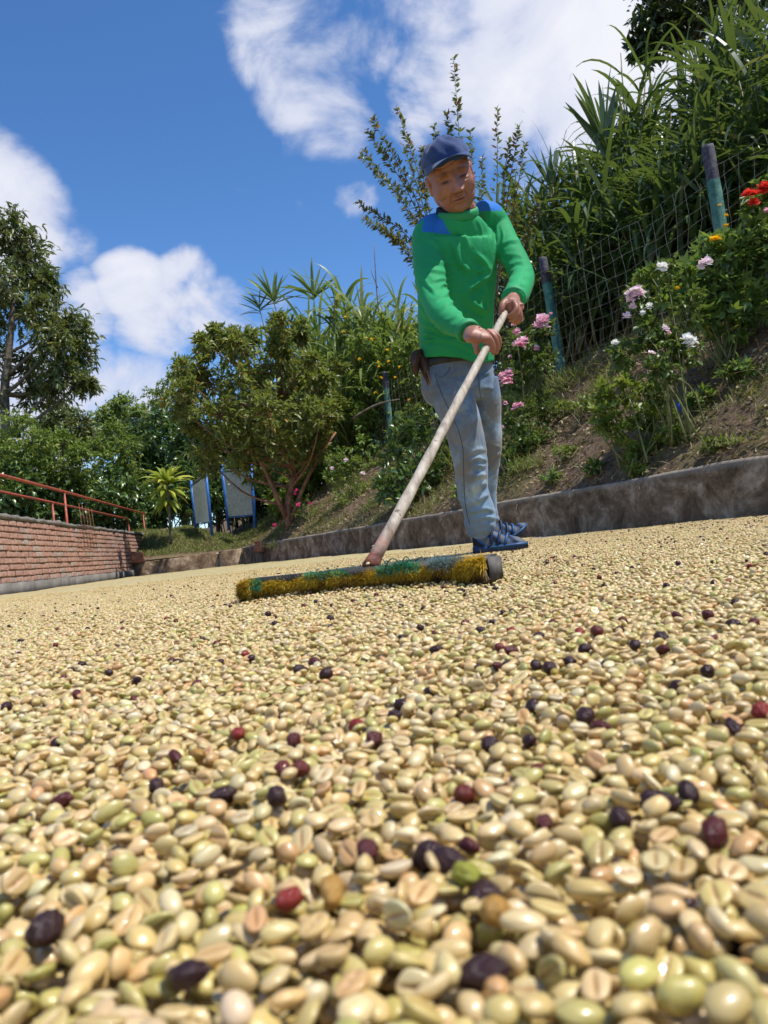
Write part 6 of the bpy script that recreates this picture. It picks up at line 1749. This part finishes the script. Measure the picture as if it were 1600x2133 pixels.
# blue yoke panels on both shoulders
y1 = smooth(0, 1, 0) * 0
up_ = no[:, 2]
pl1 = (co - np.array(tuple(P(905, 472, 2.90)))); 
zoneL = ((px_ > 880 - (py_ - 470) * .2) & (px_ < 912 + (py_ - 440) * .55) & (py_ + (px_ - 880) * -.12 < 482) & (py_ > 415)).astype(float)
zoneR = ((px_ > 984) & (px_ < 1045) & (py_ + (px_ - 990) * .02 < 440)).astype(float)
backz = (no @ np.array(tuple(FACE)) < -0.15) & (co[:, 2] > float(shR.z) - .05)
yo_z = float(P(905, 478, 2.90).z)
dfn = (co - np.array(tuple(neckb)))
along = dfn @ np.array(tuple(SIDE)); frontw = dfn @ np.array(tuple(FACE))
zone = np.maximum(zoneL * (co[:, 2] > float(shR.z) - .03), zoneR * (co[:, 2] > float(shL.z) - .03))
zone = np.maximum(zone, ((frontw < -.03) & (np.abs(along) < .16) & (np.abs(along) > .05) & (co[:, 2] > float(shR.z) - .02)).astype(float))
dneck = np.linalg.norm(np.stack([along, frontw], -1), axis=1)
set_attr(shirt, 'zone', np.clip(zone, 0, 1))
t = NT('green_jersey')
c = t.ramp(t.noise(3.0, 4), [(0.3, (0.008, 0.24, 0.075)), (0.7, (0.018, 0.35, 0.12))])
c = t.mix(t.ramp(t.attr('zone'), [(0.45, (0, 0, 0)), (0.55, (1, 1, 1))]), c, (0.018, 0.16, 0.55, 1))
t.set(Base_Color=c, Roughness=0.72, Specular_IOR_Level=0.25, Sheen_Weight=0.04)
w1 = t.noise(14, 5, 0.55, 1.2); w2 = t.noise(420, 2)
t.bump(t.math('ADD', t.math('MULTIPLY', w1, 0.35), t.math('MULTIPLY', w2, 0.05)), 0.4, 0.012); m_shirt = t.m
link('shirt', shirt, m_shirt, person)
t2 = NT('green_rib'); t2.set(Base_Color=(0.012, 0.27, 0.09, 1), Roughness=0.65); t2.bump(t2.noise(300, 2), 0.2, 0.002); m_rib = t2.m
def band(name, c, axis, ra, rb, side, h, mat, thick=.004):
    mb = MB(); c = Vector(c); ax = Vector(axis).normalized()
    n = 40; th = np.linspace(0, 2 * math.pi, n, endpoint=False)
    s = (Vector(side) - ax * Vector(side).dot(ax)).normalized(); b = ax.cross(s)
    rows = [(-h / 2, -thick), (-h / 2, thick * .3), (-h * .2, thick), (h * .2, thick), (h / 2, thick * .3), (h / 2, -thick)]
    V = []
    for o_, e in rows:
        for a in th: V.append(tuple(c + ax * o_ + s * ((ra + e) * math.cos(a)) + b * ((rb + e) * math.sin(a))))
    idx = np.arange(len(V)).reshape(len(rows), n); nx_ = np.roll(idx, -1, 1)
    mb.add(np.array(V), [np.stack([idx[:-1], nx_[:-1], nx_[1:], idx[1:]], -1).reshape(-1, 4)])
    return link(name, mb.mesh(name, True), mat, person)
nk = P(954, 447, 2.885)
nax = (hl(0, -.03, -.08) - upch).normalized()
band('collar', nk, nax, .074, .076, SIDE, .036, m_rib, .005)
band('cuff', wrR.lerp(elR, .06), (wrR - elR), .0385, .0375, SIDE, .030, m_rib)
band('cuff', wrL.lerp(elL, .06), (wrL - elL), .0385, .0375, SIDE, .030, m_rib)
m_navy = simple('navy_undershirt', (0.006, 0.008, 0.02, 1), (0.012, 0.016, 0.035, 1), 30, 0.8)
band('inner_collar', nk.lerp(hl(0, -.03, -.09), .16) + Vector((-.012, .016, .004)), nax + Vector((.1, 0, 0)), .066, .068, SIDE, .045, m_navy)

# ---- jeans
mb = MB()
loft(mb, [P(953, 745, 3.10), P(953, 775, 3.115), P(953, 815, 3.12), P(955, 838, 3.12)], [.138, .150, .150, .12], [.105, .112, .112, .09], SIDE, 28, 24, 2.3)
loft(mb, [P(928, 790, 3.09), P(945, 835, 3.08), P(962, 880, 3.07), P(974, 925, 3.07), P(980, 970, 3.09), P(984, 1020, 3.13), P(997, 1062, 3.17), P(1000, 1090, 3.19), P(998, 1114, 3.21)], [.080, .082, .074, .071, .069, .062, .066, .064, .050], [.095, .092, .084, .078, .074, .072, .076, .074, .060], SIDE, 24, 60)
loft(mb, [P(1000, 790, 3.17), P(1008, 835, 3.19), P(1013, 880, 3.22), P(1017, 925, 3.24), P(1013, 970, 3.29), P(1010, 1020, 3.33), P(1013, 1060, 3.36), P(1018, 1084, 3.38)], [.072, .068, .060, .054, .050, .046, .046, .044], [.090, .088, .080, .074, .070, .066, .064, .060], SIDE, 24, 60)
jeans = fuse(mb, 0.0042, 4, 'jeans')
co = get_co(jeans); no = get_no(jeans)
px_, py_ = np.array([pxy(p) for p in co]).T
n_lo = nz(co, 6.0, 12.0, 2); n_hi = nz(co, 18.0, 15.0, 3); n_lo2 = nz(co, 9.0, 51.0, 2)
d = .0022 * n_lo + .0010 * n_hi
facing = smooth(-.1, .25, -(no[:, 1]))
JF = [([(770, 900), (870, 835), (945, 850)], 5, 9), ([(765, 960), (870, 905), (945, 930)], 5, 9), ([(760, 1015), (850, 965), (935, 965)], 4.5, 8), ([(765, 1100), (860, 1045), (935, 1030)], 5, 8), ([(775, 1165), (870, 1115), (945, 1085)], 5, 8), ([(790, 1250), (890, 1200), (960, 1150)], 5, 7), ([(800, 1310), (920, 1275), (1000, 1290)], 5, 7), ([(815, 1375), (930, 1340), (1030, 1345)], 5, 9), ([(800, 1430), (910, 1405), (1000, 1405)], 4, 8), ([(810, 1475), (900, 1455), (985, 1450)], 4, 6),
      ([(890, 400), (940, 395), (990, 400)], 4, 4), ([(960, 790), (1000, 815), (1035, 825)], 4, 7), ([(955, 905), (1000, 885), (1030, 870)], 4, 7), ([(955, 1000), (985, 970), (1010, 950)], 4, 6), ([(960, 1140), (985, 1110), (1000, 1080)], 4, 5),
      ([(630, 330), (690, 285), (760, 255)], 5, 5), ([(640, 425), (690, 430), (740, 400)], 4, 4), ([(690, 560), (780, 520), (870, 470)], 6, 4), ([(870, 330), (900, 300), (960, 270)], 4, 4), ([(690, 700), (720, 760), (800, 790)], 5, 5), ([(690, 830), (730, 850), (790, 830)], 4, 5)]
d += strokes(JF, 750, 700, 3.556, px_ + 5 * n_lo, py_ + 7 * n_lo, facing) * (0.25 + 0.9 * np.clip(n_lo2 + .3, 0, 1))
d += (1 - facing) * .006 * (ridge((py_ * .95 - px_ * .3) / 14.0 + n_lo * 2.4, 1.5) - .38) * smooth(880, 960, py_)
set_co(jeans, co + no * d[:, None])
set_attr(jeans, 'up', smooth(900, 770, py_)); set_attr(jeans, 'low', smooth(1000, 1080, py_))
t = NT('faded_denim')
n1 = t.noise(9, 7, 0.7, 0.5); n2 = t.noise(6.5, 4, 0.6, 0.5)
c = t.ramp(n1, [(0.36, (0.085, 0.165, 0.28)), (0.50, (0.20, 0.30, 0.41)), (0.64, (0.41, 0.50, 0.56))])
c = t.mix(t.ramp(n2, [(0.44, (0, 0, 0)), (0.60, (0.75, 0.75, 0.75))]), c, (0.215, 0.185, 0.14, 1))
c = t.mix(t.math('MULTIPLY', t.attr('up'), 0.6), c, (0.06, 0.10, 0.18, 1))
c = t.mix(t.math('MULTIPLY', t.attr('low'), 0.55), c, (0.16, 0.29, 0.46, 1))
t.set(Base_Color=c, Roughness=0.85, Specular_IOR_Level=0.2, Sheen_Weight=0.15)
t.bump(t.math('ADD', t.math('MULTIPLY', t.noise(16, 5, 0.6, 0.8), 0.5), t.math('MULTIPLY', t.noise(500, 2), 0.08)), 0.45, 0.014); m_jean = t.m
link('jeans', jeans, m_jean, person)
# outer seam: thin welt riding on the surface
from mathutils.bvhtree import BVHTree
def surface_line(me, pts2d, name, mat, r, off=.0006):
    cs = get_co(me); bv = BVHTree.FromPolygons([tuple(p) for p in cs], [tuple(p.vertices) for p in me.polygons])
    q = catmull([(a, b, 0) for a, b in pts2d], 60); out = []
    o_ = Vector((0, 0, CAM_H))
    for a, b, _ in q:
        hit = bv.ray_cast(o_, ray(a, b))
        if hit[0] is not None: out.append(hit[0] + hit[1] * off)
    if len(out) > 3:
        mb = MB(); mb.tube(out, r, 5, cap=False); return link(name, mb.mesh(name, True), mat, person)
m_seam = simple('dark_seam', (0.02, 0.03, 0.06, 1), (0.04, 0.055, 0.09, 1), 30, 0.9)
surface_line(jeans, [(907, 782), (918, 815), (934, 850), (948, 880), (958, 905), (965, 940), (966, 975), (967, 1010), (969, 1045), (974, 1075), (979, 1092)], 'side_seam', m_seam, .0011)
surface_line(jeans, [(996, 775), (997, 790), (999, 812), (1002, 830)], 'fly_seam', m_seam, .0010)
surface_line(jeans, [(905, 776), (918, 786), (932, 776), (938, 764)], 'pocket_seam', m_seam, .0009)
# hem of the trouser leg
m_belt = simple('black_belt', (0.012, 0.011, 0.011, 1), (0.03, 0.028, 0.027, 1), 40, 0.5)
band('belt', P(953, 757, 3.105), (0, .02, 1), .146, .112, SIDE, .036, m_belt, .003)

# ---- cap
m_cap = NT('navy_cap_cloth'); t = m_cap
c = t.ramp(t.noise(9, 5, 0.6), [(0.3, (0.008, 0.024, 0.085)), (0.55, (0.016, 0.045, 0.15)), (0.75, (0.045, 0.085, 0.21))])
t.set(Base_Color=c, Roughness=0.8, Specular_IOR_Level=0.25, Sheen_Weight=0.2); t.bump(t.noise(22, 5, 0.6, 0.6), 0.45, 0.006); m_cap = t.m
cap = empty('cap_anchor'); bpy.data.objects.remove(cap)
n, rws = 48, 14
V = []
for j in range(rws + 1):
    ph = j / rws * math.pi / 2
    for i in range(n):
        a = 2 * math.pi * i / n
        sq = 1.0 + 0.03 * math.cos(6 * a)
        lift = 0.012 * max(0, math.sin(a)) * math.sin(ph)
        rr = math.cos(ph) ** 0.80
        x_, f_ = .0835 * rr * math.cos(a) * sq, (-.008 + .103 * rr * math.sin(a) * sq)
        base_ = .050 - .040 * (math.sin(a) < 0) * abs(math.sin(a)) 
        z_ = base_ + (.124 - base_) * math.sin(ph) ** 0.9 + lift
        wv = .0025 * math.sin(a * 5 + ph * 4) + .002 * math.sin(a * 9 - ph * 7)
        V.append(tuple(hl(x_ * (1 + wv * 6), f_ * (1 + wv * 6), z_ + wv)))
idx = np.arange(len(V)).reshape(rws + 1, n); nx_ = np.roll(idx, -1, 1)
mb = MB(); mb.add(np.array(V), [np.stack([idx[:-1], nx_[:-1], nx_[1:], idx[1:]], -1).reshape(-1, 4)])
crown = link('cap', mb.mesh('cap', True), m_cap, person)
sd = crown.modifiers.new('s', 'SOLIDIFY'); sd.thickness = .003; sd.offset = 1
# peak
V = []; nu_, nv_ = 25, 9
for j in range(nv_):
    r_ = j / (nv_ - 1)
    for i in range(nu_):
        a = math.radians(14 + 152 * i / (nu_ - 1))
        x0, f0 = .082 * math.cos(a), -.006 + .101 * math.sin(a)
        ext = .060 * r_ * math.sin((a - math.radians(14)) / math.radians(152) * math.pi) ** .55
        x_, f_ = x0 * (1 + .05 * r_), f0 + ext
        curve = -.036 * (x_ / .082) ** 2 * (0.25 + .75 * r_)
        z_ = .066 + curve + .004 * r_
        V.append(tuple(hl(x_, f_, z_)))
idx = np.arange(len(V)).reshape(nv_, nu_)
mb = MB(); mb.add(np.array(V), [np.stack([idx[:-1, :-1], idx[:-1, 1:], idx[1:, 1:], idx[1:, :-1]], -1).reshape(-1, 4)])
pk = link('peak', mb.mesh('peak', True), m_cap, None)
pk.parent = crown
sd = pk.modifiers.new('s', 'SOLIDIFY'); sd.thickness = .0045; sd.offset = 0
mb = MB(); ball(mb, hl(0, -.006, .137), .008); bt = link('button', mb.mesh('button', True), m_cap, None); bt.parent = crown
mb = MB(); mb.tube(catmull([hl(-.084, -.04, .004), hl(-.090, -.075, -.012), hl(-.105, -.10, -.018)], 8), [.006, .006, .004], 8) if False else mb.tube(catmull([hl(-.082, -.05, .006), hl(-.088, -.075, -.004), hl(-.100, -.085, -.010)], 8), np.linspace(.006, .004, 8), 8)
st_ = link('strap', mb.mesh('strap', True), m_belt, None); st_.parent = crown

# ---- shoes: strapped slip-on clogs
t = NT('shoe_rubber')
sp_ = t.n.new('ShaderNodeSeparateXYZ'); t.l.new(t.tc.outputs['Object'], sp_.inputs[0])
wv = t.n.new('ShaderNodeTexWave'); wv.inputs['Scale'].default_value = 6; wv.inputs['Distortion'].default_value = 5.0
mp = t.n.new('ShaderNodeMapping'); mp.inputs['Rotation'].default_value = (0.3, 0.75, 0.2); t.l.new(t.tc.outputs['Object'], mp.inputs[0]); t.l.new(mp.outputs[0], wv.inputs['Vector'])
c = t.ramp(wv.outputs[0], [(0.12, (0.012, 0.014, 0.02)), (0.35, (0.025, 0.07, 0.17)), (0.62, (0.045, 0.11, 0.25)), (0.9, (0.13, 0.125, 0.115))])
t.set(Base_Color=c, Roughness=0.65, Specular_IOR_Level=0.25); t.bump(t.noise(60, 4), 0.3, 0.004); m_shoe = t.m
m_sole = simple('dark_blue_sole', (0.008, 0.02, 0.06, 1), (0.02, 0.05, 0.13, 1), 20, 0.55)
m_rim = simple('sole_edge_blue', (0.012, 0.06, 0.17, 1), (0.03, 0.11, 0.26, 1), 20, 0.5)
def shoe(heel, toe, label, lift=0.0):
    heel, toe = Vector(heel), Vector(toe); d = (toe - heel); L_ = d.length; d.normalize(); s = Vector((-d.y, d.x, 0)).normalized()
    upz = Vector((0, 0, 1))
    def q(u, v, z): return heel + d * (u * L_) + s * v + upz * z
    prof_w = lambda u: np.interp(u, [-.04, 0, .1, .35, .62, .85, .97, 1.04], [.012, .026, .034, .036, .046, .044, .028, .010])
    mb = MB()
    us = np.linspace(-.04, 1.04, 22)
    rise = lambda u: lift * max(0, u - .55) ** 1.6 * 2.2
    V = []
    for u in us:
        w = prof_w(u)
        for v, z in ((-w, .0), (w, .0), (w * 1.04, .014), (w * .98, .026), (-w * .98, .026), (-w * 1.04, .014)): V.append(tuple(q(u, v, z + rise(u))))
    idx = np.arange(len(V)).reshape(len(us), 6); nx_ = np.roll(idx, -1, 1)
    mb.add(np.array(V), [np.stack([idx[:-1], nx_[:-1], nx_[1:], idx[1:]], -1).reshape(-1, 4), idx[0][None], idx[-1][::-1][None]])
    sh = link('shoe', mb.mesh('shoe', True), m_sole, person); sh['label'] = label
    mb = MB(); V = []
    us = np.linspace(-.02, .99, 24); th = np.linspace(0, math.pi, 15)
    for u in us:
        w = prof_w(u) * .97; h = np.interp(u, [-.02, .05, .22, .35, .5, .7, .88, .99], [.045, .070, .080, .070, .052, .036, .026, .010])
        for a in th: V.append(tuple(q(u, w * math.cos(a), .022 + rise(u) + h * math.sin(a) ** .8)))
    idx = np.arange(len(V)).reshape(len(us), len(th))
    mb.add(np.array(V), [np.stack([idx[:-1, :-1], idx[:-1, 1:], idx[1:, 1:], idx[1:, :-1]], -1).reshape(-1, 4)])
    o = link('upper', mb.mesh('upper', True), m_shoe, None); o.parent = sh
    for u0, wd in ((.34, .02), (.48, .02), (.62, .018)):
        mb = MB(); pts = []
        for a in np.linspace(0.05, math.pi - .05, 14):
            w = prof_w(u0); h = np.interp(u0, [-.02, .05, .22, .35, .5, .7, .88, .99], [.045, .070, .080, .070, .052, .036, .026, .010])
            pts.append(tuple(q(u0 + .06 * math.sin(a), w * math.cos(a) * 1.03, .023 + rise(u0) + h * 1.04 * math.sin(a) ** .8)))
        mb.tube(pts, .006, 6); o = link('strap', mb.mesh('strap', True), m_sole if u0 < .6 else m_rim, None); o.parent = sh
    mb = MB(); pts = [tuple(q(u, prof_w(u) * 1.05 * sg, .019 + rise(u))) for sg, us_ in ((-1, np.linspace(.3, 1.02, 14)), (1, np.linspace(1.02, .3, 14))) for u in us_]
    mb.tube(pts, .005, 6); o = link('rim', mb.mesh('rim', True), m_rim, None); o.parent = sh
g0 = P(990, 1150, 3.19); g0.z = .002
shoe(g0, g0 + Vector((.205, -.045, 0)), 'front shoe with dark blue sole')
g1 = P(1012, 1118, 3.42); g1.z = .028
shoe(g1, g1 + Vector((.18, .02, .012)), 'rear shoe with curled up toe', .06)

# ---- belt pouch
m_leather = simple('brown_leather', (0.045, 0.024, 0.018, 1), (0.11, 0.06, 0.042, 1), 14, 0.5, 0.4, 50, 0.004)
m_leathl = simple('tan_leather', (0.20, 0.10, 0.055, 1), (0.30, 0.16, 0.09, 1), 14, 0.6, 0.3, 50, 0.004)
pch = empty('belt_pouch', P(885, 770, 3.06), 'brown leather tool pouch hanging from the belt of the man', 'pouch')
def slab(pts2, Y, th, name, mat, parent, dx=0.0):
    n = len(pts2); F_ = [np.array(tuple(P(a, b, Y + (i * 0)))) for i, (a, b) in enumerate(pts2)]
    bm = bmesh.new(); v1 = [bm.verts.new(p) for p in F_]; f_ = bm.faces.new(v1)
    r = bmesh.ops.extrude_face_region(bm, geom=[f_]); vs = [e for e in r['geom'] if isinstance(e, bmesh.types.BMVert)]
    bmesh.ops.translate(bm, vec=Vector((dx, th, 0)), verts=vs)
    bmesh.ops.recalc_face_normals(bm, faces=bm.faces[:])
    bmesh.ops.bevel(bm, geom=bm.edges[:], offset=min(.006, th * .3), segments=2, affect='EDGES')
    me = bpy.data.meshes.new(name); bm.to_mesh(me); bm.free(); return link(name, me, mat, parent, True)
slab([(869, 728), (880, 724), (893, 738), (897, 765), (908, 800), (902, 813), (893, 806), (880, 775), (868, 748)], 3.03, .05, 'sheath', m_leather, pch)
slab([(854, 738), (862, 729), (876, 726), (872, 748), (869, 770), (866, 785), (860, 780), (853, 755)], 3.01, .045, 'flap', m_leather, pch, .01)
slab([(868, 733), (873, 730), (878, 743), (871, 745)], 3.022, .02, 'yellow_grip', simple('yellow_plastic', (0.55, 0.40, 0.02, 1), (0.66, 0.50, 0.04, 1), 20, 0.45), pch)
slab([(885, 772), (893, 768), (906, 802), (902, 811), (894, 805)], 3.024, .02, 'sheath_front', m_leathl, pch)
